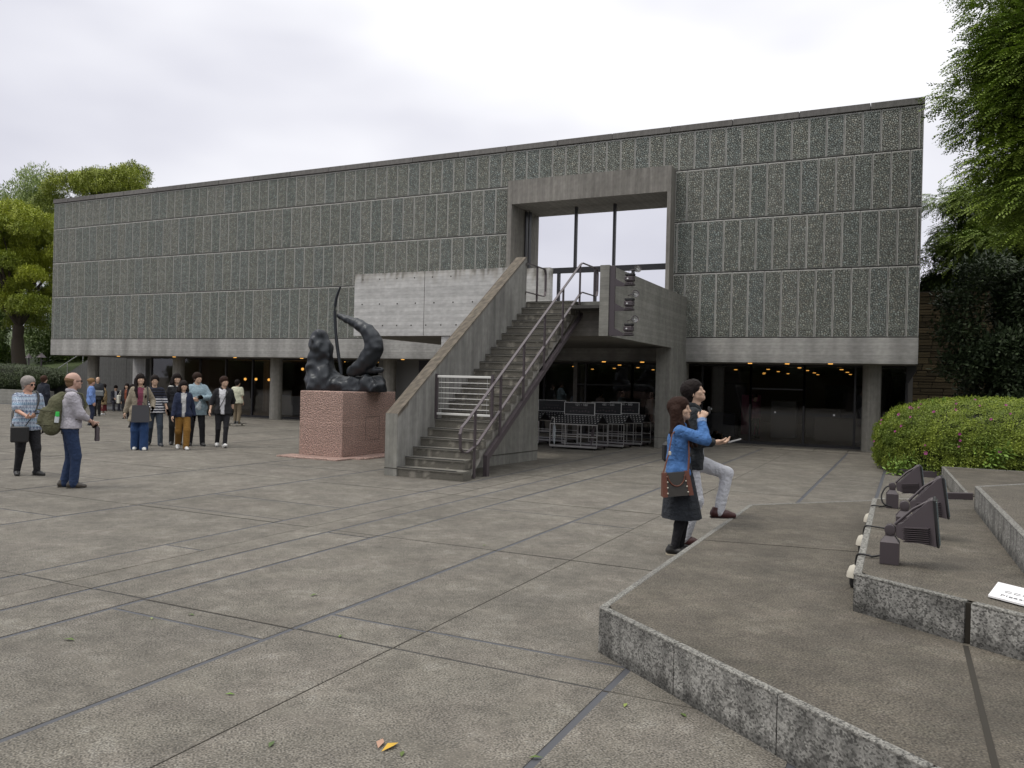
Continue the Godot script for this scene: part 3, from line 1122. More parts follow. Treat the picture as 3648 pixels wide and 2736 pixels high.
	for z in [12.98, 11.85, 10.7, 9.56, 8.44, 7.3]:
		b = MB.new()
		var foot := maxf(.0, .35 + (12.42 - z) * .661)
		b.obox(Vector3(25.5, (5.27 + (7.21 - z) * .667 + foot) / 2, z), Vector3(.03, 5.25 + (7.21 - z) * .667 - foot, .075))
		part(T, "handrail_post", b, M.rail, true)
	for q2 in [[25.5, 6.2, 4.2, 5.27], [24.03, 6.85, 4.0, 5.27]]:
		b = MB.new()
		b.obox(Vector3(q2[0], (q2[2] + q2[3]) / 2, q2[1]), Vector3(.03, q2[3] - q2[2], .075))
		part(T, "handrail_post", b, M.rail, true)
	# gate closing the stair
	var Gt := thing("stair_gate", "light grey metal gate of thin bars closing the outdoor stair", "gate", Vector3(24.7, 1.15, 12.1))
	b = MB.new()
	for y in [2.10, 1.27]: b.bbox(Vector3(24.72, y, 12.1), Vector3(1.36, .05, .04), .006)
	part(Gt, "gate_frame", b, M.whitepaint, true)
	for k in 6:
		b = MB.new()
		b.obox(Vector3(24.72, 1.385 + .117 * k, 12.11), Vector3(1.27, .016, .012))
		part(Gt, "crossbar", b, M.whitepaint, true)
	for k in 12:
		b = MB.new()
		b.obox(Vector3(24.14 + .105 * k, 1.68, 12.1), Vector3(.008, .82, .008))
		part(Gt, "bar", b, M.rail if k % 11 else M.steel, true)
	b = MB.new()
	b.obox(Vector3(24.02, 1.66, 12.1), Vector3(.05, 1.0, .06)); b.obox(Vector3(25.42, 1.66, 12.1), Vector3(.05, 1.0, .06))
	part(Gt, "gate_post", b, M.rail, true)
	# plate with three lamps on the end of the side parapet
	var P := thing("lamp_bracket", "dark steel plate with three arms on the end of the landing wall", "bracket", Vector3(26.6, 3.26, 8.0))
	b = MB.new()
	b.bbox(Vector3(26.665, 4.15, 8.0), Vector3(.15, 1.78, .05), .006)
	part(P, "plate", b, M.lampbody, true)
	for y in [4.51, 3.885, 3.25]:
		b = MB.new()
		b.extrude(PackedVector2Array([Vector2(26.66, y - .0), Vector2(27.25, y), Vector2(27.25, y + .03), Vector2(27.02, y + .05), Vector2(26.72, y + .21), Vector2(26.66, y + .21)]), Vector3(0, 0, 8.0), Vector3.RIGHT, Vector3.UP, -.02, .02)
		b.bbox(Vector3(27.12, y + .03, 8.0), Vector3(.26, .02, .2), .004)
		part(P, "arm", b, M.lampbody, true)
	var names := ["topmost", "middle", "lowest"]
	for k in 3:
		var y: float = [4.56, 3.935, 3.30][k]
		var L := thing("spotlight", "dark grey spotlight with round reflector, %s of the three on the steel plate" % names[k], "spotlight", Vector3(27.12, y, 8.0), 0.0, "spotlights on the landing wall")
		b = MB.new()
		b.bbox(Vector3(0, .02, 0), Vector3(.19, .04, .16), .008); b.bbox(Vector3(0, .13, 0), Vector3(.24, .15, .18), .03)
		part(L, "housing", b, M.lampbody)
		b = MB.new()
		b.bbox(Vector3(.01, .235, 0), Vector3(.22, .06, .17), .01)
		part(L, "visor", b, M.blackplastic)
		b = MB.new()
		b.lathe([Vector2(.0, .012), Vector2(.024, .01), Vector2(.026, 0)], 12, Transform3D(Basis(Vector3.RIGHT, PI / 2), Vector3(-.03, .12, .092)))
		part(L, "dial", b, M.steel)
		var hp := Vector3(.16 if k else .2, .36, .05)
		b = MB.new()
		b.tube(PackedVector3Array([Vector3(-.03, .25, 0), Vector3(-.03, .34, .0), hp - Vector3(.06, 0, .02)]), [.012], 6)
		part(L, "stem", b, M.lampbody)
		var bs := Basis(Vector3.UP, deg_to_rad(38)) * Basis(Vector3.RIGHT, deg_to_rad(80))
		var xf := Transform3D(bs, hp)
		b = MB.new()
		b.lathe([Vector2(.02, -.1), Vector2(.045, -.085), Vector2(.09, .03), Vector2(.096, .045), Vector2(.088, .045), Vector2(.08, .03)], 18, xf)
		part(L, "reflector_hood", b, M.lampbody)
		b = MB.new()
		b.lathe([Vector2(.0, -.04), Vector2(.035, -.03), Vector2(.066, .0), Vector2(.086, .034)], 18, xf)
		part(L, "reflector", b, M.steel)
		b = MB.new()
		b.ball(xf * Vector3(0, -.01, 0), Vector3.ONE * .022)
		part(L, "bulb", b, M.whitepaint)

# ---------------------------------------------------------------- plaza and surroundings
func plaza() -> void:
	var b := MB.new()
	b.grid(Vector3(-400, -.06, 300), Vector3(800, 0, 0), Vector3(0, 0, -700), 8, 8, func(_p: Vector3) -> Color: return Color(.2, .19, .175))
	struct("ground", b, M.agg)
	var P := Node3D.new()
	P.name = "plaza_paving"
	P.set_meta("kind", "structure")
	add_child(P)
	b = MB.new()
	b.quad(Vector3(-60, -.004, 40), Vector3(45, -.004, 40), Vector3(45, -.004, -6), Vector3(-60, -.004, -6))
	part(P, "joint_bed", b, M.joint)
	# lines across the plaza (x) and along the building (z)
	var xs := [-42.0, -37.0, -32.5, -28.0, -23.5, -19.0, -14.5, -10.0, -6.0, -1.9, 1.75, 5.4, 9.05, 12.7, 15.4, 17.1, 20.1, 23.0, 25.71, 26.33, 26.76, 27.46, 29.15, 30.1, 31.78, 33.0, 36.6, 40.0]
	var dark_x := [26.33, 30.1, 17.1, 5.4, -6.0]
	var main_z := [-2.25, -1.15, .35, 4.25, 7.95, 11.65, 15.25, 19.07, 22.62, 26.2, 29.8, 33.5]
	var extra := {23.0: [17.55, 18.85], 20.1: [20.36, 13.4], 25.71: [20.89, 14.27], 27.46: [22.95, 16.28, 9.6], 29.15: [22.15, 16.69], 30.1: [22.13], 26.76: [19.25], 17.1: [17.3, 9.9], 12.7: [13.3, 5.9], 5.4: [9.5], 31.78: [8.9]}
	for i in xs.size() - 1:
		var a: float = xs[i]
		var e: float = xs[i + 1]
		var zs := main_z.duplicate()
		if extra.has(a): zs.append_array(extra[a])
		zs.sort()
		for j in zs.size() - 1:
			var z0: float = zs[j]
			var z1: float = zs[j + 1]
			if a > 32.9 and z0 > 14.0 and z1 < 22.0: continue
			var dz := Vector2((a + e) / 2 - 33.5, (z0 + z1) / 2 - 27.7).length()
			var ga := .007 if dark_x.has(a) else .026
			var ge := .007 if dark_x.has(e) else .026
			var gz := .008
			if extra.has(a) and (extra[a].has(z0) or extra[a].has(z1)): gz = .02
			if dz > 14.0:
				ga *= 1.25; ge *= 1.25
			var cell := .35 if dz < 12 else (.7 if dz < 22 else 1.6)
			var tone := rng.randf_range(.9, 1.08)
			var m := MB.new()
			m.gbox(Vector3(a + ga, -.02, z0 + gz), Vector3(e - ge, rng.randf_range(-.0015, .0015), z1 - gz), cell, func(p: Vector3) -> Color: return c_grd(p) * tone)
			part(P, "paving_slab", m, M.agg)
	# dark open joints, soil in them
	b = MB.new()
	for x in dark_x: b.box(Vector3(x - .007, -.02, .4), Vector3(x + .007, -.0025, 40))
	for z in [19.07, 22.62, 11.65, 15.25]: b.box(Vector3(-40, -.02, z - .008), Vector3(33, -.002, z + .008))
	part(P, "soil_in_joints", b, M.soil)
	# row of small setts along the building
	b = MB.new()
	for k in 92:
		var x := -7.0 + .44 * k
		b.col = Color(.2, .19, .17) * rng.randf_range(.8, 1.15)
		b.bbox(Vector3(x + .22, -.0, -.4), Vector3(.425, .02, .16), .004)
	for k in 40:
		var x := -7.0 + 1.02 * k
		b.col = Color(.3, .285, .255) * rng.randf_range(.9, 1.1)
		b.bbox(Vector3(x + .5, .004, -1.3), Vector3(1.0, .03, 1.55), .005)
	part(P, "edge_sett", b, M.stone).set_meta("kind", "stuff")

func kerb_run(T: Node3D, pts: Array, h0: float, h1: float, wid: float, step: float, inset: Vector2) -> void:
	for i in pts.size() - 1:
		var a: Vector2 = pts[i]
		var e: Vector2 = pts[i + 1]
		var d := (e - a).normalized()
		var nn := Vector2(-d.y, d.x)
		if nn.dot(inset - (a + e) / 2) < 0: nn = -nn
		var L := (e - a).length()
		var k := maxi(1, int(round(L / step)))
		for j in k:
			var p := a + d * (L * j / k + .005)
			var q := a + d * (L * (j + 1) / k - .005)
			var b := MB.new()
			var t := rng.randf_range(.85, 1.1)
			var mid := (p + q) / 2 + nn * wid / 2
			var bs := Basis(Vector3(d.x, 0, d.y), Vector3.UP, Vector3(d.x, 0, d.y).cross(Vector3.UP))
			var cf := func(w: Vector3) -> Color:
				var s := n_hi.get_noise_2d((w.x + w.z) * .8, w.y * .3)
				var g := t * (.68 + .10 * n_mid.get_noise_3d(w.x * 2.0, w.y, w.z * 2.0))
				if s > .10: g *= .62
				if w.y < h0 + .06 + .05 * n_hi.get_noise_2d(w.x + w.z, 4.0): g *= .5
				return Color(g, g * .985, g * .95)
			var len := (q - p).length()
			var o := Vector3(mid.x, 0, mid.y)
			var c := MB.new()
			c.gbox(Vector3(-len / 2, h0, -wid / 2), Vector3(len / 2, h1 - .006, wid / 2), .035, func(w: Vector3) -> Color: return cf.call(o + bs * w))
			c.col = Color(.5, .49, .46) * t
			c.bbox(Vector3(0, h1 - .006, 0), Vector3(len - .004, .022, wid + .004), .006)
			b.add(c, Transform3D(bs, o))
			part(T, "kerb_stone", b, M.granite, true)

func platform(label: String, poly: Array, h0: float, h1: float, kerbs: Array, step: float) -> Node3D:
	var c := Vector2.ZERO
	for p in poly: c += p
	c /= poly.size()
	var T := thing("stone_platform", label, "platform", Vector3(c.x, h0, c.y))
	# top surface as a fine sheet so that its stains can vary
	var b := MB.new()
	var q := PackedVector2Array()
	for p in poly: q.append(p)
	var in2 := Geometry2D.offset_polygon(q, -.055)[0]
	b.col = Color(.2, .19, .17)
	b.extrude(in2, Vector3(0, 0, 0), Vector3.RIGHT, Vector3.FORWARD * -1.0, -(h1 - .012), -h0 - .001)
	var lo := Vector2(INF, INF)
	var hi := -lo
	for p in in2:
		lo = lo.min(p); hi = hi.max(p)
	hi = hi.min(Vector2(36.5, 26.5))
	var cell := .11
	var xi := int((hi.x - lo.x) / cell)
	var zi := int((hi.y - lo.y) / cell)
	for j in zi:
		var row := PackedVector2Array([Vector2(lo.x - 1, lo.y + j * cell), Vector2(hi.x, lo.y + j * cell), Vector2(hi.x, lo.y + (j + 1) * cell), Vector2(lo.x - 1, lo.y + (j + 1) * cell)])
		for piece in Geometry2D.intersect_polygons(row, in2):
			# strips split at regular x
			var l := INF
			var r := -INF
			for p in piece:
				l = minf(l, p.x); r = maxf(r, p.x)
			var n := maxi(1, int(ceil((r - l) / cell)))
			var z0 := lo.y + j * cell
			var z1 := z0 + cell
			var e0 := _span(in2, z0 + .0001)
			var e1 := _span(in2, z1 - .0001)
			if e0.x > e0.y or e1.x > e1.y: continue
			e0.y = minf(e0.y, hi.x); e1.y = minf(e1.y, hi.x)
			var s := b.v.size()
			for k in n + 1:
				var t := float(k) / n
				for w in [Vector3(lerpf(e0.x, e0.y, t), h1, z0), Vector3(lerpf(e1.x, e1.y, t), h1, z1)]:
					b.v.append(w); b.n.append(Vector3.UP); b.c.append(c_plat(w)); b.u.append(Vector2.ZERO)
			for k in n:
				var a := s + k * 2
				b.ix.append_array(PackedInt32Array([a, a + 2, a + 1, a + 1, a + 2, a + 3]))
	part(T, "top", b, M.agg, true)
	kerb_run(T, kerbs, h0, h1, .055, step, c)
	return T

func _span(poly: PackedVector2Array, z: float) -> Vector2:
	var l := INF
	var r := -INF
	for i in poly.size():
		var a := poly[i]
		var e := poly[(i + 1) % poly.size()]
		if (a.y - z) * (e.y - z) <= 0.0 and a.y != e.y:
			var x := a.x + (e.x - a.x) * (z - a.y) / (e.y - a.y)
			l = minf(l, x); r = maxf(r, x)
	return Vector2(l, r)

func platforms() -> void:
	var k1 := [Vector2(33.03, 14.08), Vector2(31.49, 15.72), Vector2(31.465, 21.91), Vector2(33.63, 23.615), Vector2(35.6, 25.165)]
	var p1 := k1.duplicate()
	p1.append_array([Vector2(41, 25.2), Vector2(41, 12.2), Vector2(34.8, 12.2)])
	var A := platform("lowest and widest granite edged platform step in the right foreground", p1, 0.0, .335, k1, .82)
	var k2 := [Vector2(34.3, 15.45), Vector2(33.12, 16.17), Vector2(33.17, 21.0), Vector2(33.884, 21.479)]
	var k2b := [Vector2(33.914, 21.499), Vector2(36.0, 22.9)]
	var p2 := k2.duplicate()
	p2.append_array([Vector2(36.0, 22.9), Vector2(41, 22.95), Vector2(41, 14.8), Vector2(35.5, 14.8)])
	var B := platform("middle granite edged platform step carrying the floodlights and the white notice", p2, .336, .618, k2, .9)
	kerb_run(B, k2b, .336, .618, .055, 1.3, Vector2(36, 19))
	var k3 := [Vector2(35.4, 15.0), Vector2(34.245, 16.5), Vector2(34.35, 20.4), Vector2(35.5, 21.3)]
	var p3 := k3.duplicate()
	p3.append_array([Vector2(41, 21.3), Vector2(41, 15.0)])
	platform("topmost dark grey platform block at the right edge behind the floodlights", p3, .619, .895, k3, 1.6)
	var k4 := [Vector2(40, 6.5), Vector2(34.22, 6.5), Vector2(34.42, 12.1)]
	var p4 := k4.duplicate()
	p4.append_array([Vector2(40, 12.1)])
	platform("low platform with pale kerb stones in front of the azalea hedge", p4, 0.0, .31, k4, .62)
	# open joints in the platform tops
	var b := MB.new()
	b.hexa([Vector3(33.89, .3355, 23.75), Vector3(33.922, .3355, 23.75), Vector3(33.907, .3355, 21.53), Vector3(33.875, .3355, 21.53), Vector3(33.89, .339, 23.75), Vector3(33.922, .339, 23.75), Vector3(33.907, .339, 21.53), Vector3(33.875, .339, 21.53)])
	b.hexa([Vector3(31.5, .3355, 18.79), Vector3(33.12, .3355, 18.52), Vector3(33.12, .3355, 18.51), Vector3(31.5, .3355, 18.78), Vector3(31.5, .338, 18.79), Vector3(33.12, .338, 18.52), Vector3(33.12, .338, 18.51), Vector3(31.5, .338, 18.78)])
	part(A, "open_joint", b, M.soil, true)
	b = MB.new()
	b.box(Vector3(33.875, .34, 21.36), Vector3(33.93, .608, 21.465))
	part(B, "open_joint", b, M.soil, true)
	b = MB.new()
	b.bbox(Vector3(34.1, .665, 15.60), Vector3(.42, .09, .05), .006, Basis(Vector3.UP, .5))
	var t := thing("metal_edging", "flat grey metal strip lying between platform and topmost block", "strip", Vector3(34.1, .62, 15.6))
	part(t, "strip", b, M.rail, true)

# ---------------------------------------------------------------- bronze on its block
func sculpture() -> void:
	var T := thing("sculpture_plinth", "big cube of rough pink granite below the dark bronze", "plinth", Vector3(20.18, 0, 10.2))
	var b := MB.new()
	b.bbox(Vector3(20.18, .85, 10.22), Vector3(1.36, 1.635, 2.3), .012)
	part(T, "block", b, M.pink, true)
	b = MB.new()
	b.box(Vector3(19.56, .0, 9.15), Vector3(20.8, .04, 11.3))
	part(T, "foot", b, M.soil, true)
	b = MB.new()
	b.bbox(Vector3(20.85, .012, 10.4), Vector3(1.2, .05, 1.5), .01)
	b.bbox(Vector3(20.2, .012, 11.62), Vector3(1.9, .05, .6), .01)
	b.bbox(Vector3(21.13, .012, 10.2), Vector3(.5, .049, 2.2), .01)
	part(T, "base_slab", b, M.pink, true)
	b = MB.new()
	for q in [[.6, .42, .007, .6], [.6, 1.02, .007, .6], [.3, .72, .6, .007], [.9, .72, .6, .007]]:
		b.box(Vector3(20.857, q[1] - q[2] / 2, 10.1 - q[0] - q[3] / 2 + .6), Vector3(20.8635, q[1] + q[2] / 2, 10.1 - q[0] + q[3] / 2 + .6))
	part(T, "inset_panel", b, M.soil, true)
	var S := thing("bronze_sculpture", "dark bronze of a rough rock, a bent abstract form and a thin upright rod", "sculpture", Vector3(20.2, 1.667, 10.25))
	var ns := FastNoiseLite.new()
	ns.seed = 4; ns.frequency = 1.7; ns.fractal_octaves = 2
	var f := Fld.new(Vector3(-1.3, -.05, -.8), Vector3(1.15, 1.85, .8), .03)
	f.cap(Vector3(-.85, .15, .1), Vector3(-.9, 1.35, .1), .42, .27, .12)
	f.cap(Vector3(-.98, 1.35, .1), Vector3(-.9, 1.5, .15), .24, .16, .1)
	f.cap(Vector3(-.9, .1, .1), Vector3(.75, .1, -.1), .38, .26, .15)
	f.cap(Vector3(.3, .2, -.2), Vector3(.55, .25, .0), .22, .2, .1)
	f.cap(Vector3(.6, .15, -.35), Vector3(.85, .12, -.2), .24, .2, .1)
	f.rough(ns, .10)
	ns.frequency = 3.2
	ns.fractal_octaves = 1
	f.rough(ns, .035)
	f.cut(Vector3(0, .0, 0), Vector3.DOWN)
	b = MB.new()
	f.net(b)
	part(S, "rock", b, M.bronze)
	# bent form: a thick crescent with two arms, no figure
	f = Fld.new(Vector3(-.75, .2, -.45), Vector3(1.05, 2.15, .45), .025)
	var pts := [Vector3(.05, .52, .04), Vector3(.3, .62, .05), Vector3(.58, .84, .0), Vector3(.74, 1.16, -.02), Vector3(.62, 1.5, .0), Vector3(.3, 1.74, .02), Vector3(-.1, 1.9, .02), Vector3(-.42, 2.02, .0)]
	var rr := [.10, .18, .24, .24, .2, .14, .10, .06]
	var cv := Curve3D.new()
	for i in pts.size():
		var tg: Vector3 = (pts[mini(i + 1, pts.size() - 1)] - pts[maxi(i - 1, 0)]) * .17
		cv.add_point(pts[i], -tg, tg)
	for i in 21:
		var q0 := i / 21.0
		var q1 := (i + 1) / 21.0
		var w0 := q0 * 6.999
		var w1 := minf(q1 * 7.0, 6.999)
		f.cap(cv.sample(int(w0), w0 - int(w0)), cv.sample(int(w1), w1 - int(w1)), lerpf(rr[int(w0)], rr[int(w0) + 1], w0 - int(w0)), lerpf(rr[int(w1)], rr[int(w1) + 1], w1 - int(w1)), .04)
	f.cap(Vector3(.12, .5, .08), Vector3(.92, .58, -.1), .12, .07, .08)
	ns.frequency = 4.0
	f.rough(ns, .02)
	b = MB.new()
	f.net(b)
	part(S, "bent_form", b, M.bronze)
	b = MB.new()
	var up := PackedVector3Array()
	for i in 15:
		var t := i / 14.0
		up.append(Vector3(-.23 - .27 * sin(t * 2.0) + (.16 * maxf(0.0, t - .75) * 4.0) * maxf(0.0, t - .7) * 3.0, .45 + 2.32 * t, .06))
	b.tube(up, [.04, .044, .046, .046, .046, .046, .045, .044, .043, .042, .042, .042, .04, .034, .026], 8)
	part(S, "upright_rod", b, M.bronze)

# ---------------------------------------------------------------- floodlights and notice on the platform
func floodlight(at: Vector3, turn: float, tilt: float, s: float, label: String) -> void:
	var T := thing("floodlight", label, "floodlight", at, turn, "floodlights on the platform")
	var b := MB.new()
	var w := .075 * s
	var h := .24 * s
	b.hexa([Vector3(-w, 0, w), Vector3(w, 0, w), Vector3(w, 0, -w), Vector3(-w, 0, -w), Vector3(-w, h * .78, w), Vector3(w, h * .78, w), Vector3(w, h * .78, -w), Vector3(-w, h * .78, -w)])
	var v := w * .5
	b.hexa([Vector3(-w, h * .78, w), Vector3(w, h * .78, w), Vector3(w, h * .78, -w), Vector3(-w, h * .78, -w), Vector3(-v, h, v), Vector3(v, h, v), Vector3(v, h, -v), Vector3(-v, h, -v)])
	b.box(Vector3(-v, h, -v), Vector3(v, h * 1.16, v))
	part(T, "base_box", b, M.lampbody)
	b = MB.new()
	b.lathe([Vector2(0, -.045 * s), Vector2(.042 * s, -.045 * s), Vector2(.046 * s, -.038 * s), Vector2(.046 * s, .038 * s), Vector2(.042 * s, .045 * s), Vector2(0, .045 * s)], 16, Transform3D(Basis(Vector3.RIGHT, PI / 2), Vector3(0, h * 1.22, 0)))
	part(T, "hinge", b, M.lampbody)
	var bs := Basis(Vector3.BACK, tilt)
	var o := Vector3(.05 * s, h * 1.22, 0)
	var xf := Transform3D(bs, o)
	var H := MB.new()
	# profile in x (outward) and y; half width grows towards the lens
	var st := [[0.0, -.055, .045, .055], [.05, -.075, .06, .085], [.26, -.11, .25, .15], [.285, -.118, .262, .158], [.30, -.12, .264, .16]]
	for i in st.size() - 1:
		var a: Array = st[i]
		var e: Array = st[i + 1]
		var p := []
		for q in [a, e]:
			p.append([Vector3(q[0], q[1], q[3]), Vector3(q[0], q[1], -q[3]), Vector3(q[0], q[2], -q[3] * .8), Vector3(q[0], q[2], q[3] * .8)])
		for k in 4:
			var l := (k + 1) % 4
			H.quad(p[0][l] * s, p[0][k] * s, p[1][k] * s, p[1][l] * s)
		if i == 0: H.quad(p[0][0] * s, p[0][1] * s, p[0][2] * s, p[0][3] * s)
	var HB := MB.new()
	HB.add(H, xf)
	part(T, "housing", HB, M.lampbody)
	for sd in [-1.0, 1.0]:
		for k in 8:
			var fb := MB.new()
			var y := (-.085 + .017 * k) * s
			fb.obox(xf * Vector3(.155 * s, y, sd * .124 * s), Vector3(.21 * s, .007 * s, .055 * s), bs * Basis(Vector3.UP, -.36 * sd))
			part(T, "cooling_fin", fb, M.lampbody)
	var lb := MB.new()
	lb.bbox(xf * Vector3(.312 * s, .07 * s, 0), Vector3(.02, .4 * s, .30 * s), .006, bs)
	part(T, "lens_frame", lb, M.blackplastic)
	lb = MB.new()
	lb.bbox(xf * Vector3(.324 * s, .07 * s, 0), Vector3(.012, .36 * s, .26 * s), .003, bs)
	part(T, "lens", lb, M.lens)
	lb = MB.new()
	lb.tube(PackedVector3Array([xf * Vector3(-.01 * s, .05 * s, .02), xf * Vector3(.14 * s, .18 * s, .02), xf * Vector3(.3 * s, .262 * s, .0)]), [.012], 5)
	part(T, "ridge", lb, M.lampbody)

func cable(label: String, pts: Array, r := .009) -> void:
	var cv := Curve3D.new()
	for i in pts.size():
		var t: Vector3 = (pts[mini(i + 1, pts.size() - 1)] - pts[maxi(i - 1, 0)]) * .17
		cv.add_point(pts[i], -t, t)
	var b := MB.new()
	b.tube(cv.tessellate(4, 6), [r], 7)
	var o := part(self, "cable", b, M.blackplastic)
	tag(o, label, "cable", "cables of the floodlights")

func platform_things() -> void:
	floodlight(Vector3(33.36, .622, 16.95), deg_to_rad(4), .12, .88, "farthest of the three floodlights, nearest the hedge")
	floodlight(Vector3(33.405, .622, 20.44), deg_to_rad(-2), .10, .93, "nearest floodlight, large in front, on the platform corner")
	floodlight(Vector3(33.5, .622, 18.95), deg_to_rad(2), .14, .98, "middle floodlight half hidden behind the nearest one")
	var lab := ["farthest", "middle", "nearest"]
	var k := 0
	for q in [[33.125, 16.95, 33.29], [33.13, 18.6, 33.42], [33.145, 20.2, 33.33]]:
		var T := thing("outlet_cover", "%s of three small cream caps on the kerb side behind the floodlights" % lab[k], "outlet cover", Vector3(q[0] + .0, .365, q[1]), 0.0, "cream caps on the kerb")
		var b := MB.new()
		b.lathe([Vector2(.075, .06), Vector2(.07, .10), Vector2(.05, .15), Vector2(.0, .175)], 14)
		b.lathe([Vector2(.0, .06), Vector2(.075, .06)], 14)
		part(T, "cap", b, M.cream)
		b = MB.new()
		b.lathe([Vector2(.0, -.04), Vector2(.035, -.04), Vector2(.05, .0), Vector2(.05, .06)], 12)
		part(T, "socket", b, M.blackplastic)
		cable("black cable from the %s floodlight over the kerb" % lab[k], [Vector3(q[2], .64, q[1] + .05), Vector3(q[2] - .06, .635, q[1] + .12), Vector3(q[0] + .1, .64, q[1] + .1), Vector3(q[0] + .02, .632, q[1] + .06), Vector3(q[0] - .0, .57, q[1] + .02), Vector3(q[0] - .01, .45, q[1])])
		k += 1
	cable("black cable curling up behind the farthest floodlight hinge", [Vector3(33.36, .64, 17.02), Vector3(33.27, .67, 17.02), Vector3(33.245, .76, 17.0), Vector3(33.29, .86, 16.97), Vector3(33.35, .87, 16.95)])
	# white notice
	var N := thing("notice", "white notice plate with Japanese and English text lying on the platform", "sign", Vector3(34.25, .63, 21.12))
	var p00 := Vector3(34.03, .628, 21.296)
	var dx := Vector3(.245, 0, .20).normalized()
	var dz := Vector3(.105, 0, -.515).normalized()
	var nn := dx.cross(dz).normalized()
	if nn.y < 0: nn = -nn
	var b := MB.new()
	b.hexa([p00, p00 + dx * .62, p00 + dx * .62 + dz * .5, p00 + dz * .5, p00 + nn * .012, p00 + dx * .62 + nn * .012, p00 + dx * .62 + dz * .5 + nn * .012, p00 + dz * .5 + nn * .012])
	part(N, "plate", b, M.paper, true)
	var bs := Basis(dx, -dz.cross(dx).cross(dx) * -1.0, nn)
	bs = Basis(dx, dz, dx.cross(dz))
	var tm := TextMesh.new()
	tm.text = "Please keep"
	tm.font = droid()
	tm.font_size = 32
	tm.pixel_size = .0021
	tm.depth = .002
	tm.horizontal_alignment = HORIZONTAL_ALIGNMENT_LEFT
	var o := put(N, "english_text", tm, M.ink)
	o.transform = Transform3D(bs, p00 + dx * .07 + dz * .10 + nn * .013 - N.position)
	# Japanese line, brush strokes as flat strips
	var J := MB.new()
	var strokes := [
		[Vector2(.1, .78), Vector2(.45, .82), Vector2(.75, .74)], [Vector2(.12, .42), Vector2(.12, .26), Vector2(.3, .16), Vector2(.6, .14), Vector2(.85, .18)],
		[Vector2(1.1, .78), Vector2(1.45, .82), Vector2(1.75, .74)], [Vector2(1.12, .42), Vector2(1.12, .26), Vector2(1.3, .16), Vector2(1.6, .14), Vector2(1.85, .18)],
		[Vector2(2.05, .66), Vector2(2.4, .7), Vector2(2.62, .66), Vector2(2.66, .5), Vector2(2.58, .2), Vector2(2.46, .14), Vector2(2.38, .22)], [Vector2(2.38, .92), Vector2(2.32, .6), Vector2(2.1, .14)], [Vector2(2.76, .76), Vector2(2.92, .54)],
		[Vector2(3.3, .9), Vector2(3.55, .8)], [Vector2(3.22, .7), Vector2(3.18, .38), Vector2(3.4, .5), Vector2(3.66, .5), Vector2(3.78, .34), Vector2(3.66, .16), Vector2(3.36, .1)]]
	for s in strokes:
		var pl := PackedVector3Array()
		for q: Vector2 in s: pl.append(p00 + dx * (.085 + q.x * .062) + dz * (.20 + q.y * .07) + nn * .0135)
		J.tube(pl, [.0042], 5, true, .3, nn)
	part(N, "japanese_text", J, M.ink, true)

func droid() -> Font:
	var f := SystemFont.new()
	f.font_names = PackedStringArray(["Droid Sans"])
	return f

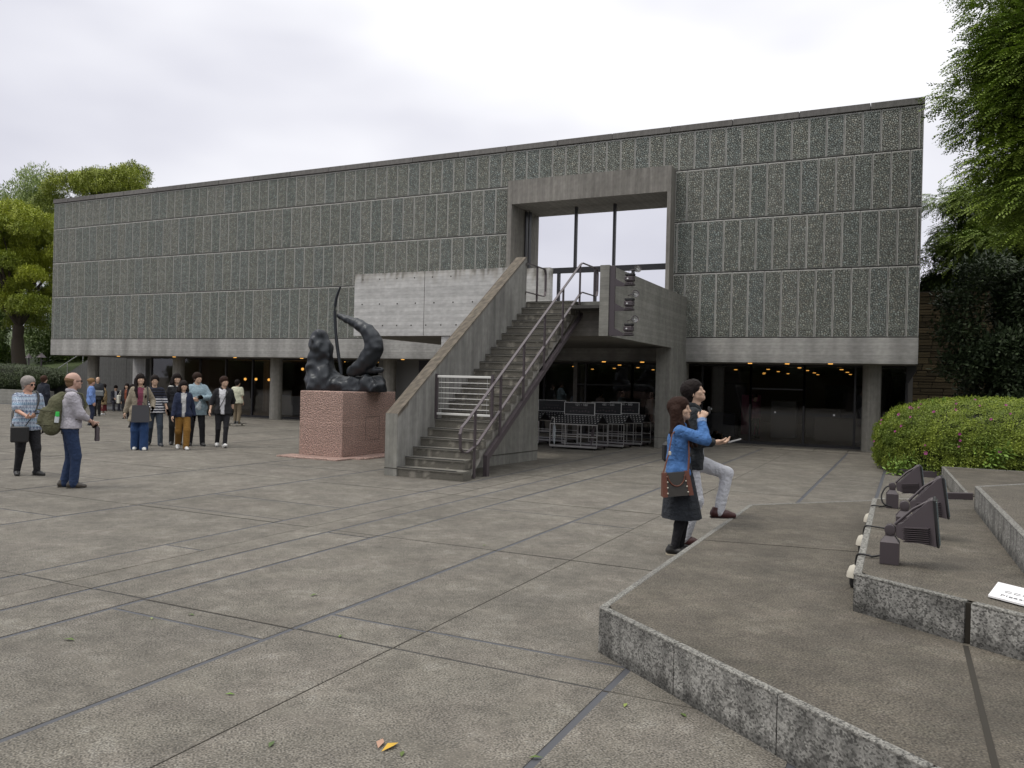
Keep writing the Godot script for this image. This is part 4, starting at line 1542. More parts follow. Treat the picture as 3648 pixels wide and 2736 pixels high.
# ---------------------------------------------------------------- umbrella racks under the landing
func racks() -> void:
	var base := Node3D.new()
	var proto := thing("umbrella_rack", "", "umbrella rack", Vector3.ZERO, 0.0, "umbrella racks under the landing")
	var L := 1.54
	var D := .98
	for s in [-1.0, 1.0]:
		var b := MB.new()
		# sloping perforated plate
		var lo := Vector3(0, .78, s * D / 2)
		var hi := Vector3(0, 1.045, 0)
		var d := (hi - lo).normalized()
		var nn: Vector3 = Vector3.RIGHT.cross(d) * s
		var bs := Basis(Vector3.RIGHT, nn, Vector3.RIGHT.cross(nn))
		b.obox((lo + hi) / 2, Vector3(L, .012, (hi - lo).length()), bs)
		var pl := part(proto, "roof_plate", b, M.slate)
		b = MB.new()
		for r in 4:
			for k in 15:
				var p := lo.lerp(hi, .16 + .22 * r) + Vector3(-L / 2 + .08 + .098 * k + (.05 if r % 2 else 0.0), 0, 0)
				b.obox(p + nn * .008, Vector3(.034, .006, .036), bs)
		var hl := part(pl, "slot", b, M.chalk)
		hl.set_meta("kind", "stuff")
		b = MB.new()
		b.obox(Vector3(0, .77, s * D / 2), Vector3(L, .03, .03))
		part(proto, "rail", b, M.steel)
		b = MB.new()
		b.obox(Vector3(0, .40, s * D / 2), Vector3(L, .025, .025))
		part(proto, "rail", b, M.steel)
		b = MB.new()
		b.obox(Vector3(0, .095, s * D / 2), Vector3(L, .06, .03))
		part(proto, "rail", b, M.steel)
		for x in [-L / 2, L / 2, -L / 6, L / 6]:
			b = MB.new()
			b.obox(Vector3(x, .43, s * D / 2), Vector3(.022, .7, .022))
			part(proto, "post", b, M.steel)
		for x in [-L / 2 + .08, L / 2 - .08]:
			b = MB.new()
			b.lathe([Vector2(0, -.012), Vector2(.032, -.012), Vector2(.032, .012), Vector2(0, .012)], 12, Transform3D(Basis(Vector3.RIGHT, PI / 2), Vector3(x, .033, s * D / 2 * .9)))
			part(proto, "wheel", b, M.blackplastic)
	var b := MB.new()
	b.box(Vector3(-L / 2, .085, -D / 2), Vector3(L / 2, .1, D / 2))
	part(proto, "tray", b, M.rail)
	b = MB.new()
	b.box(Vector3(-.49, 1.06, -.005), Vector3(.49, 1.425, .005))
	var bd := part(proto, "number_board", b, M.slate)
	b = MB.new()
	for q in [[0.0, 1.43, 1.0, .018], [0.0, 1.055, 1.0, .018], [-.5, 1.243, .018, .39], [.5, 1.243, .018, .39]]: b.obox(Vector3(q[0], q[1], 0), Vector3(q[2], q[3], .02))
	part(bd, "board_frame", b, M.chalk)
	b = MB.new()
	b.obox(Vector3(-.0, 1.262, .006), Vector3(.52, .012, .002))
	b.obox(Vector3(-.0, 1.30, .006), Vector3(.96, .003, .002))
	for k in 7: b.obox(Vector3(-.3 + .1 * k, 1.15 + .015 * (k % 3), .006), Vector3(.05, .045, .0015))
	part(bd, "small_print", b, M.rail)
	var spec := [[24.31, 4.05, "121 ~ 180", "front umbrella rack with number board 121 to 180"], [22.05, 3.3, "421 ~ 480", "umbrella rack half hidden by the stair wall, board 421 to 480"],
		[24.72, 2.72, "481 ~ 540", "second umbrella rack from the front, board 481 to 540"], [24.92, 1.45, "841 ~ 900", "rearmost umbrella rack near the pier, board 841 to 900"], [22.5, 2.0, "", "umbrella rack behind the others whose blank board peeps out on the left"]]
	for k in spec.size():
		var q: Array = spec[k]
		var o: Node3D = proto
		if k > 0: o = dup(proto, q[3], Vector3(q[0], 0, q[1]))
		o.position = Vector3(q[0], 0, q[1])
		o.set_meta("label", q[3])
	for k in 4:
		var o := find_child("umbrella_rack" if k == 0 else "umbrella_rack_%03d" % k, false, false)
		var tm := TextMesh.new()
		tm.text = spec[k][2]
		tm.font = droid()
		tm.font_size = 32
		tm.pixel_size = .0029
		tm.depth = .003
		var t := put(o, "numbers", tm, M.chalk)
		t.position = Vector3(.06, 1.362, .008)
	# two umbrellas left in the racks
	for k in 2:
		var U := thing("umbrella", ["folded clear plastic umbrella with white hook handle hanging at the front rack", "folded grey umbrella leaning inside the front rack"][k], "umbrella", [Vector3(23.72, .12, 4.6), Vector3(24.75, .11, 4.15)][k])
		var bs := Basis(Vector3.BACK, [0.02, -.13][k])
		b = MB.new()
		b.tube(PackedVector3Array([bs * Vector3(0, .0, 0), bs * Vector3(0, .1, 0), bs * Vector3(0, .4, 0), bs * Vector3(0, .62, 0)]), [.008, .03, .05, .03], 9)
		part(U, "canopy", b, M.clear if k == 0 else M.rail)
		b = MB.new()
		var h := PackedVector3Array([bs * Vector3(0, .6, 0), bs * Vector3(0, .78, 0)])
		for i in 7: h.append(bs * Vector3(-.045 + .045 * cos(i * .52), .80 + .045 * sin(i * .52), 0))
		b.tube(h, [.011], 6)
		part(U, "handle", b, M.whitepaint if k == 0 else M.blackplastic)
		b = MB.new()
		b.tube(PackedVector3Array([bs * Vector3(0, -.03, 0), bs * Vector3(0, .02, 0)]), [.005, .006], 5)
		part(U, "tip", b, M.steel)

# ---------------------------------------------------------------- greenery
func leaf_clump(count: int, size: float, spread: float, wide: float, droop: float, sd: int) -> ArrayMesh:
	var r := RandomNumberGenerator.new()
	r.seed = sd
	var b := MB.new()
	for i in count:
		var d := Vector3(r.randf_range(-1, 1), r.randf_range(-.55, .9), r.randf_range(-1, 1)).normalized()
		var p := d * spread * sqrt(r.randf())
		var l := (d + Vector3(r.randf_range(-.5, .5), -droop + r.randf_range(-.3, .3), r.randf_range(-.5, .5))).normalized()
		var s := l.cross(Vector3(r.randf_range(-1, 1), 1.2, r.randf_range(-1, 1))).normalized()
		var nn := s.cross(l).normalized()
		var z := size * r.randf_range(.7, 1.25)
		b.col = Color.WHITE * r.randf_range(.75, 1.2)
		var w := z * wide * .5
		var m := p + l * z * .5 + nn * z * .06
		b.tri(p, m + s * w, m - s * w)
		b.tri(m + s * w, p + l * z, m - s * w)
	return b.mesh(M.leaf)

func leaf_spray(n: int, leaf: float, length: float, wide: float, sd: int) -> ArrayMesh:
	var r := RandomNumberGenerator.new()
	r.seed = sd
	var b := MB.new()
	for i in n:
		var t := (i + .5) / n
		var p := Vector3(r.randf_range(-.02, .02), -.30 * t * t * length, length * t)
		var sx := 1.0 if i % 2 else -1.0
		var l := Vector3(sx * r.randf_range(.5, 1.0), r.randf_range(-.45, .1), r.randf_range(.3, .9)).normalized()
		var s := l.cross(Vector3(r.randf_range(-.35, .35), 1, r.randf_range(-.3, .3))).normalized()
		var z := leaf * r.randf_range(.7, 1.2)
		b.col = Color.WHITE * r.randf_range(.8, 1.18)
		var m := p + l * z * .45
		b.tri(p, m + s * z * wide * .5, m - s * z * wide * .5)
		b.tri(m + s * z * wide * .5, p + l * z + Vector3(0, -.1 * z, 0), m - s * z * wide * .5)
	return b.mesh(M.leaf)

func limb(b: MB, a: Vector3, e: Vector3, r0: float, r1: float, bend: float, r: RandomNumberGenerator, sides := 8) -> PackedVector3Array:
	var p := PackedVector3Array()
	var o := Vector3(r.randf_range(-1, 1), r.randf_range(-.3, .3), r.randf_range(-1, 1)) * bend
	var rr := []
	for i in 7:
		var t := i / 6.0
		p.append(a.lerp(e, t) + o * sin(t * PI) + Vector3(0, bend * .3 * sin(t * PI), 0))
		rr.append(lerpf(r0, r1, t))
	b.tube(p, rr, sides, false)
	return p

# a tree: tapered trunk and limbs, and a crown of many leaf clumps gathered in uneven masses
func tree(called: String, label: String, at: Vector3, o: Dictionary) -> Node3D:
	var T := thing(called, label, "tree", at, 0.0, o.get("group", ""))
	var r := RandomNumberGenerator.new()
	r.seed = o.seed
	var tw := MB.new()
	var th: float = o.trunk
	var r0: float = o.radius
	var fork := Vector3(r.randf_range(-.3, .3), th, r.randf_range(-.3, .3))
	limb(tw, Vector3(0, -.4, 0), fork, r0 * 1.12, r0 * .8, .12, r, 14)
	var blobs: Array = []
	var c: Vector3 = o.centre
	var e: Vector3 = o.extent
	var masses: int = o.masses
	for i in masses:
		var d := Vector3(r.randf_range(-1, 1), r.randf_range(-.8, 1), r.randf_range(-1, 1)).normalized()
		var p := c + d * e * pow(r.randf(), .45) * .86
		blobs.append([p, o.mass * r.randf_range(.6, 1.25)])
	for q in o.get("extra", []): blobs.append(q)
	var k := 0
	for q in blobs:
		if k % 3 == 0 or k < 9:
			var mid: Vector3 = fork.lerp(q[0], .5) + Vector3(0, e.y * .08, 0)
			limb(tw, fork, mid, r0 * .5, r0 * .2, .35, r, 7)
			limb(tw, mid, q[0], r0 * .2, r0 * .05, .25, r, 5)
		k += 1
	part(T, "trunk", tw, M.bark)
	var xf := []
	var cols := []
	var per: int = o.per
	var base: Color = o.color
	var hue: Color = o.color2
	for q in blobs:
		var R: float = q[1]
		var tone := r.randf()
		var n := int(per * R * R / (o.mass * o.mass))
		for i in n:
			var d := Vector3(r.randfn(), r.randfn() * .8, r.randfn()).normalized()
			if o.get("top", false) and d.y < -.45: d.y = -d.y
			var rad := R * (.45 + .6 * sqrt(r.randf())) * (1.0 + .35 * n_mid.get_noise_3d(d.x * 2.0 + q[0].x, d.y * 2.0 + q[0].y, d.z * 2.0))
			var p: Vector3 = q[0] + d * rad * Vector3(1, o.get("squash", .75), 1)
			p.y -= o.get("droop", 0.0) * (d.x * d.x + d.z * d.z) * R * r.randf()
			var s: float = o.leaf * r.randf_range(.75, 1.3)
			var bs := Basis(Vector3.UP, r.randf() * TAU) * Basis(Vector3.RIGHT, r.randf_range(-.5, .5)) * Basis.from_scale(Vector3.ONE * s)
			if o.get("spray", false):
				var dir := Vector3(d.x, d.y * .35 - .12 + r.randf_range(-.2, .2), d.z).normalized()
				bs = Basis.looking_at(-dir, Vector3.UP) * Basis(Vector3.BACK, r.randf_range(-.5, .5)) * Basis.from_scale(Vector3.ONE * s)
			xf.append(Transform3D(bs, p))
			var cc := base.lerp(hue, clampf(tone * .6 + r.randf() * .5, 0, 1))
			cols.append(cc * r.randf_range(.8, 1.2))
	multi(T, "crown", o.clump, xf, cols)
	return T

func greenery() -> void:
	var fine := leaf_clump(12, .12, .17, .5, .35, 3)
	var broad := leaf_clump(11, .16, .2, .42, -.15, 4)
	var spray := leaf_spray(16, .12, .55, .45, 8)
	var wisp := leaf_clump(12, .15, .22, .3, -.7, 5)
	var small := leaf_clump(12, .042, .05, .5, 0.0, 6)
	# left side
	tree("camphor_tree", "bright yellow green camphor tree with thick dark trunk at the left edge", Vector3(-23.55, 2.4, -9.0), {"seed": 5, "trunk": 2.8, "radius": .44, "centre": Vector3(-.6, 6.5, -.5), "extent": Vector3(5.4, 5.3, 4.4), "masses": 60, "mass": 1.15, "per": 620, "leaf": .85, "clump": fine, "color": Color(.13, .18, .02), "color2": Color(.36, .40, .03), "top": true, "group": "trees beyond the left end of the building"})
	tree("camphor_tree", "bright green rounded tree top showing above the left end of the roof", Vector3(-36.0, 2.0, -25.0), {"seed": 15, "trunk": 9.0, "radius": .5, "centre": Vector3(.2, 15.4, 0), "extent": Vector3(7.4, 5.8, 4.0), "masses": 30, "mass": 1.75, "per": 760, "leaf": 1.1, "clump": fine, "color": Color(.14, .19, .03), "color2": Color(.31, .35, .04), "top": true, "group": "trees beyond the left end of the building"})
	tree("feathery_tree", "tall pale feathery tree rising behind the camphor tree at the left edge", Vector3(-57.0, 2.0, -30.0), {"seed": 25, "trunk": 10.0, "radius": .5, "centre": Vector3(.5, 15.5, 0), "extent": Vector3(5.2, 6.4, 3.4), "masses": 34, "mass": 1.5, "per": 120, "leaf": 2.0, "clump": wisp, "color": Color(.16, .22, .07), "color2": Color(.24, .3, .09), "squash": 1.5, "group": "trees beyond the left end of the building"})
	for q in [[-17.5, -14.0, 7.2, 31], [-29.5, -17.0, 7.6, 32], [-23.5, -18.0, 8.6, 33], [-36.0, -14.0, 7.0, 34], [-12.5, -20.0, 6.8, 35]]:
		tree("garden_tree", ["small green garden tree just beyond the building corner", "green garden tree at the far left beyond the hedge", "taller green garden tree on the slope behind the lantern", "leafy garden tree at the left picture edge", "garden tree half behind the outdoor ramp wall"][q[3] - 31], Vector3(q[0], 1.0, q[1]), {"seed": q[3], "trunk": 1.6, "radius": .16, "centre": Vector3(0, q[2] * .62, 0), "extent": Vector3(3.6, q[2] * .6, 2.6), "masses": 26, "mass": 1.3, "per": 240, "leaf": 1.3, "clump": fine, "color": Color(.05, .085, .018), "color2": Color(.13, .19, .03), "group": "garden trees behind the left hedge"})
	# grassy slope behind the hedge
	var b := MB.new()
	b.grid(Vector3(-80, .7, -6.0), Vector3(72.9, 0, 0), Vector3(0, 6.5, -30), 60, 26, func(p: Vector3) -> Color:
		var g := 1.0 + .5 * n_mid.get_noise_2d(p.x * .5, p.z * .5)
		return Color(.045 * g, .07 * g, .016 * g))
	struct("grass_slope", b, M.paintc)
	hedge("hedge", "dark clipped hedge behind the low wall at the left", Vector3(-22.5, 1.6, -4.5), Vector3(9.6, .8, 1.1), 9000, small, 2.0, Color(.03, .045, .014), Color(.05, .075, .02), true)
	b = MB.new()
	b.gbox(Vector3(-45, 0, -3.1), Vector3(-11.2, .84, -2.75), .3, c_mid)
	tag(part(self, "retaining_wall", b, M.board_h), "low pale concrete wall below the hedge at the left edge", "wall")
	# ramp wall and its rail
	b = MB.new()
	b.extrude(PackedVector2Array([Vector2(-15.0, 0), Vector2(-15.0, 1.06), Vector2(-8.0, 4.36), Vector2(-8.0, 0)]), Vector3(0, 0, -5.35), Vector3.RIGHT, Vector3.UP, -.25, 0)
	b.box(Vector3(-8.0, 0, -5.6), Vector3(-7.05, 2.86, -5.36))
	b.col = Color(.2, .195, .185)
	for i in b.c.size(): b.c[i] = Color(.12, .119, .115)
	tag(part(self, "ramp_wall", b, M.board_v), "grey sloping side wall of the outdoor stair left of the museum", "wall")
	var RT := thing("stair_railing", "thin grey metal railing of the outdoor stair beside the hedge", "railing", Vector3(-17, 0, -7))
	for q in [[Vector3(-18.7, 1.2, -7.0), Vector3(-12.0, 4.23, -7.0)], [Vector3(-18.2, .6, -7.0), Vector3(-14.0, 2.5, -7.0)]]:
		b = MB.new()
		b.tube(PackedVector3Array([q[0], q[1]]), [.035], 7)
		part(RT, "rail", b, M.steel, true)
	for x in [-18.6, -17.1, -15.6, -14.1, -12.6]:
		b = MB.new()
		var y: float = 1.2 + (x + 18.7) * .452
		b.tube(PackedVector3Array([Vector3(x, maxf(0.0, y - 1.3), -7.0), Vector3(x, y, -7.0)]), [.025], 6)
		part(RT, "post", b, M.steel, true)
	for k in 2:
		var at: Vector3 = [Vector3(-19.73, 2.0, -8.0), Vector3(-21.08, 1.95, -8.0)][k]
		var G := thing("garden_lantern", ["small garden lamp with grey conical cap beyond the hedge, the larger one", "small garden lamp with grey conical cap beside the camphor trunk"][k], "garden lamp", at)
		b = MB.new()
		b.lathe([Vector2(.33 - .1 * k, .92), Vector2(.0, 1.25)], 14); b.lathe([Vector2(0, .92), Vector2(.33 - .1 * k, .92)], 14)
		part(G, "cap", b, M.rail)
		b = MB.new()
		b.tube(PackedVector3Array([Vector3.ZERO, Vector3(0, .92, 0)]), [.05], 8)
		part(G, "post", b, M.rail)
	# right side
	var H := hedge("azalea_hedge", "rounded bright green azalea hedge dotted with magenta flowers at the right", Vector3(35.75, .55, 3.6), Vector3(2.95, 1.28, 2.55), 26000, small, 1.15, Color(.13, .19, .025), Color(.29, .36, .045), false)
	var fl := MB.new()
	for i in 6:
		var a := TAU * i / 6
		fl.tri(Vector3.ZERO, Vector3(cos(a) * .045, .02, sin(a) * .045), Vector3(cos(a + .8) * .045, .02, sin(a + .8) * .045))
	var fm := fl.mesh(plain("petal", .30, .025, .20, .7))
	var r := RandomNumberGenerator.new()
	r.seed = 77
	for i in 44:
		var d := Vector3(r.randf_range(-1, .6), r.randf_range(-.1, .95), r.randf_range(.0, 1)).normalized()
		var o := put(H, "flower", fm)
		o.position = hedge_point(d, Vector3(2.95, 1.28, 2.55)) * 1.035
		o.basis = Basis(Quaternion(Vector3.UP, (d + Vector3(0, .2, .5)).normalized())) * Basis.from_scale(Vector3.ONE * r.randf_range(.55, 1.05))
	b = MB.new()
	b.bbox(Vector3(35.6, .07, 6.0), Vector3(4.6, .16, .14), .01)
	tag(part(self, "planter_edge", b, M.lampbody), "low dark edging below the azalea hedge", "edging")
	for q in [[33.35, .18, 6.05, 5], [35.3, .55, 6.2, 7], [36.3, .5, 6.1, 8], [34.2, 1.5, 4.6, 6]]:
		var xf := []
		var cl := []
		for i in (18 if q[3] == 5 else 32):
			xf.append(Transform3D(Basis(Vector3.UP, r.randf() * TAU).scaled(Vector3.ONE * r.randf_range(.5, .9)), Vector3(r.randfn() * .12, r.randfn() * .12, r.randfn() * .06)))
			cl.append(Color(.16, .26, .04) * r.randf_range(.8, 1.2))
		var V := thing("vine", ["leafy bright vine at the foot of the hedge's left corner", "bright vine hanging down the middle of the hedge front", "bright vine at the right part of the hedge front", "bright vine leaves on top of the hedge's left shoulder"][[5, 7, 8, 6].find(q[3])], "vine", Vector3(q[0], q[1], q[2]))
		multi(V, "leaves", broad, xf, cl)
	tree("zelkova_tree", "large light green tree with drooping sprays in the upper right corner", Vector3(39.0, 0, 2.2), {"seed": 41, "trunk": 4.5, "radius": .4, "centre": Vector3(-.4, 10.4, 0.2), "extent": Vector3(3.6, 4.6, 3.6), "masses": 190, "mass": .85, "per": 430, "leaf": .8, "clump": spray, "spray": true, "color": Color(.08, .14, .02), "color2": Color(.27, .36, .05), "squash": .5, "droop": .7,
		"extra": [[Vector3(-4.5, 9.9, 1.2), .45], [Vector3(-3.9, 9.2, 1.0), .7], [Vector3(-3.8, 10.8, 1.2), .7], [Vector3(-3.6, 8.1, 1.0), .7], [Vector3(-3.5, 12.0, 1.2), .8], [Vector3(-3.2, 7.2, 1.0), .7], [Vector3(-4.0, 12.9, 1.0), .55], [Vector3(-2.6, 6.6, 1.0), .8], [Vector3(-3.1, 9.4, 1.6), .9], [Vector3(-2.9, 8.4, 1.6), .9], [Vector3(-2.9, 11.2, 1.6), .9], [Vector3(-2.4, 7.4, 1.8), .9]], "group": "trees right of the museum"})
	tree("slender_tree", "light green tree with open branches close behind the museum's right end", Vector3(38.5, 0, -13.5), {"seed": 42, "trunk": 5.0, "radius": .25, "centre": Vector3(-1.4, 8.6, 0), "extent": Vector3(3.3, 3.6, 2.6), "masses": 70, "mass": .8, "per": 200, "leaf": .95, "clump": spray, "spray": true, "color": Color(.10, .16, .025), "color2": Color(.22, .29, .045), "squash": .55,
		"extra": [[Vector3(-4.2, 6.6, 0), .6], [Vector3(-4.3, 8.2, 0), .65], [Vector3(-4.0, 10.6, 0), .8], [Vector3(-3.8, 5.4, .3), .6], [Vector3(-3.4, 7.4, 0), .8], [Vector3(-3.3, 9.2, 0), .8], [Vector3(-2.9, 6.2, 0), .9]], "group": "trees right of the museum"})
	tree("evergreen_tree", "dark glossy evergreen tree in front of the brown stone wall", Vector3(38.2, 0, -2.6), {"seed": 43, "trunk": 1.5, "radius": .2, "centre": Vector3(-.4, 3.7, 0), "extent": Vector3(3.1, 3.5, 2.4), "masses": 80, "mass": .8, "per": 190, "leaf": .95, "clump": broad, "color": Color(.022, .04, .017), "color2": Color(.065, .095, .04), "extra": [[Vector3(-3.35, 5.0, .4), .65], [Vector3(-3.3, 4.0, .5), .7], [Vector3(-3.1, 2.9, .6), .75], [Vector3(-2.6, 5.9, .3), .8], [Vector3(-2.2, 1.4, .6), .7], [Vector3(-1.2, .9, .8), .7], [Vector3(.6, 1.0, .8), .8]], "group": "trees right of the museum"})
	tree("garden_tree", "mid green tree filling the gap behind the stone wall", Vector3(40.5, 0, -17.5), {"seed": 44, "trunk": 4.0, "radius": .3, "centre": Vector3(0, 8.0, 0), "extent": Vector3(3.6, 4.5, 2.5), "masses": 40, "mass": 1.1, "per": 150, "leaf": 1.3, "clump": fine, "color": Color(.04, .075, .018), "color2": Color(.09, .14, .03), "group": "trees right of the museum"})
	var big := find_child("zelkova_tree", false, false) as Node3D
	for q in [[45.5, 11.0, .9], [47.0, 21.0, 2.1], [46.0, 32.0, 3.3], [37.0, 46.0, 4.4]]:
		var cp := dup(big, "", Vector3(q[0], 0, q[1]), q[2])
		cp.set_meta("label", "tall zelkova %s, outside the picture" % ["beside the platforms on the right", "right of the topmost platform block", "to the right behind the viewer", "behind the viewer"][[11.0, 21.0, 32.0, 46.0].find(q[1])])
	# stone faced wall
	var W := thing("stone_wall", "tall brown wall of thin stacked stones right of the museum", "wall", Vector3(36.5, 0, -12.0))
	b = MB.new()
	b.col = Color(.03, .027, .02)
	b.box(Vector3(32.8, 0, -12.6), Vector3(45, 6.42, -12.06))
	part(W, "wall_core", b, M.paintc, true)
	var y := 0.0
	var kk := 0
	while y < 6.3:
		var h := r.randf_range(.24, .3) if y < 5.9 else .22
		var x := 32.85 + r.randf_range(0, .3)
		while x < 40.0:
			var w := r.randf_range(.4, .95)
			if x < 38.2 or y > 4.0:
				var m := MB.new()
				var t := r.randf_range(.6, 1.25)
				m.col = Color(.135, .105, .055) * t
				# two or three thin courses in one stone block
				var cut := r.randf_range(.4, .6) * h
				m.bbox(Vector3(x + w / 2, y + cut / 2, -12.0), Vector3(w - .012, cut - .008, .16 + r.randf_range(-.03, .03)), .01)
				m.bbox(Vector3(x + w / 2 + .02, y + cut + (h - cut) / 2 - .012, -12.0), Vector3(w - .03, h - cut - .032, .16 + r.randf_range(-.03, .03)), .01)
				part(W, "stone", m, M.stone, true)
				kk += 1
			x += w
		y += h
	tree("shrub", "green shrub spilling over the top of the stone wall", Vector3(35.2, 6.2, -12.6), {"seed": 46, "trunk": .2, "radius": .05, "centre": Vector3(0, .35, 0), "extent": Vector3(1.8, .5, .6), "masses": 14, "mass": .4, "per": 110, "leaf": .9, "clump": fine, "color": Color(.04, .075, .018), "color2": Color(.09, .13, .03), "group": "trees right of the museum"})
	# trees across the square, which the lower windows mirror
	var far: Node3D
	var fx := [[-62.0, 60.0], [-52.0, 56.0], [-42.0, 61.0], [-32.0, 57.0], [-22.0, 60.0], [-12.0, 57.0], [-2.0, 61.0], [8.0, 57.0], [18.0, 60.0], [28.0, 57.0], [38.0, 60.0]]
	for i in fx.size():
		var q: Array = fx[i]
		if i == 0: far = tree("park_tree", "", Vector3(q[0], 0, q[1]), {"seed": 51, "trunk": 2.2, "radius": .35, "centre": Vector3(0, 5.2, 0), "extent": Vector3(5.6, 3.6, 3.0), "masses": 46, "mass": 1.5, "per": 120, "leaf": 2.2, "clump": fine, "color": Color(.03, .05, .014), "color2": Color(.06, .09, .02), "group": "park trees mirrored in the lower windows"})
		else: dup(far, "", Vector3(q[0], 0, q[1]), i * 1.3)
	for n in get_children():
		if String(n.name).begins_with("park_tree"): n.set_meta("label", "dark park tree across the square, seen only in the window glass")
	hedge("hedge", "long dark hedge across the square, seen only mirrored in the window glass", Vector3(-15, 1.6, 66.0), Vector3(62, 3.4, 2.2), 9000, small, 9.0, Color(.025, .04, .012), Color(.045, .065, .02), true)
	# fallen leaves
	var lf := MB.new()
	lf.tri(Vector3(-.04, .004, 0), Vector3(.0, .012, .016), Vector3(.0, .012, -.016)); lf.tri(Vector3(.0, .012, .016), Vector3(.05, .003, 0), Vector3(.0, .012, -.016))
	var spots := [[31.03, 23.99, 1.5, "single yellow fallen leaf on the paving", .55, .34, .04], [30.96, 23.99, 1.4, "pinkish brown fallen leaf beside the yellow leaf", .4, .24, .17], [27.94, 23.68, 1.6, "", .085, .13, .03], [28.65, 21.76, 1.5, "", .085, .13, .03], [30.45, 24.28, 1.3, "", .07, .11, .035], [28.19, 22.77, 1.2, "", .07, .11, .03], [31.13, 24.03, 1.1, "", .09, .13, .03], [31.97, 22.8, 1.1, "", .2, .25, .06], [29.73, 23.87, 1.0, "", .12, .22, .03], [32.33, 22.77, 1.1, "", .085, .13, .03], [31.77, 23.72, 1.2, "", .085, .13, .03], [28.0, 23.0, 1.0, "", .2, .24, .1], [29.6, 22.6, 1.0, "", .1, .17, .03], [28.9, 18.9, 1.2, "", .085, .13, .03]]
	for q in spots:
		var o := put(self, "fallen_leaf", lf.mesh(plain("leaf%.2f%.2f" % [q[0], q[1]], q[4], q[5], q[6], .8)))
		o.position = Vector3(q[0], .003, q[1])
		o.basis = Basis(Vector3.UP, q[0] * 37.0) * Basis.from_scale(Vector3.ONE * q[2] * (1.0 if q[3] else .75))
		tag(o, q[3] if q[3] else "small green fallen leaf lying on the paving", "leaf", "fallen leaves on the paving")

func hedge_point(d: Vector3, e: Vector3) -> Vector3:
	# rounded box, flatter than an ellipsoid
	var p := 3.2
	var l := pow(pow(absf(d.x), p) + pow(absf(d.y), p) + pow(absf(d.z), p), 1.0 / p)
	return d / l * e * Vector3(1, 1.0 - .12 * d.x * d.x, 1)

func hedge(called: String, label: String, at: Vector3, e: Vector3, n: int, clump: ArrayMesh, s: float, c0: Color, c1: Color, flat: bool) -> Node3D:
	var T := thing(called, label, "hedge", at)
	var r := RandomNumberGenerator.new()
	r.seed = n
	var b := MB.new()
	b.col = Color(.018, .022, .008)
	var base := b.v.size()
	for i in 15:
		for k in 25:
			var th := PI * i / 14.0
			var a := TAU * k / 24.0
			var d := Vector3(sin(th) * cos(a), cos(th), sin(th) * sin(a))
			b.v.append(hedge_point(d, e) * .95); b.n.append(d); b.c.append(b.col); b.u.append(Vector2.ZERO)
	for i in 14:
		for k in 24:
			var q := base + i * 25 + k
			b.ix.append_array(PackedInt32Array([q, q + 25, q + 26, q, q + 26, q + 1]))
	part(T, "branches", b, M.paintc)
	var xf := []
	var cl := []
	for i in n:
		var d := Vector3(r.randfn(), r.randfn(), r.randfn()).normalized()
		if at.y + d.y * e.y < .05: d.y = absf(d.y) * .3
		var p := hedge_point(d, e) * (1.0 + .05 * n_hi.get_noise_3d(d.x, d.y, d.z) + r.randf_range(-.03, .02))
		xf.append(Transform3D(Basis(Quaternion(Vector3.UP, (d + Vector3(r.randfn(), r.randfn(), r.randfn()) * .3).normalized())).scaled(Vector3.ONE * s * r.randf_range(.7, 1.3)), p))
		cl.append(c0.lerp(c1, clampf(.5 + .9 * n_mid.get_noise_3d(p.x * .9, p.y, p.z * .9) + r.randf_range(-.3, .3), 0, 1)))
	multi(T, "foliage", clump, xf, cl)
	return T

# ---------------------------------------------------------------- people
func ik(a: Vector3, t: Vector3, l1: float, l2: float, hint: Vector3) -> Vector3:
	var d := t - a
	var L := clampf(d.length(), absf(l1 - l2) + .01, (l1 + l2) * .999)
	var dir := d.normalized()
	var x := (l1 * l1 - l2 * l2 + L * L) / (2.0 * L)
	var h := sqrt(maxf(0.0, l1 * l1 - x * x))
	var n := hint - dir * hint.dot(dir)
	return a + dir * x + n.normalized() * h

func hand(mb: MB, wrist: Vector3, dir: Vector3, palm: Vector3, s: float, side: float, curl: float, cell: float) -> void:
	# local frame: y along the fingers, z out of the palm, x towards the thumb
	var y := dir.normalized()
	var z := (palm - y * palm.dot(y)).normalized()
	var x := y.cross(z) * side
	var f := Fld.new(Vector3(-.09, -.05, -.07), Vector3(.10, .21, .10), cell)
	f.cap(Vector3(0, -.03, 0), Vector3(0, .02, 0), .026, .028, .02)
	for k in 4: f.cap(Vector3(0, .015, 0), Vector3(-.03 + .02 * k, .075, -.004), .020, .0125, .02, Vector3.BACK, 1.25)
	var len := [.052, .066, .072, .064]
	for k in 4:
		var b := Vector3(-.031 + .0205 * k, .078, -.004)
		var c1: float = curl * (.55 + .1 * k)
		var e: Vector3 = b + Vector3((k - 1.5) * .004, cos(c1), sin(c1)).normalized() * len[k] * .55
		var c2: float = c1 + curl * .8
		var e2: Vector3 = e + Vector3((k - 1.5) * .003, cos(c2), sin(c2)).normalized() * len[k] * .55
		f.cap(b, e, .0105, .0095, .006); f.cap(e, e2, .0095, .008, .005)
	f.cap(Vector3(.022, .01, .006), Vector3(.052, .045, .018), .016, .0125, .012)
	f.cap(Vector3(.052, .045, .018), Vector3(.058, .078, .026 + .02 * curl), .0115, .009, .006)
	f.net(mb, Transform3D(Basis(x * s, y * s, z * s), wrist))

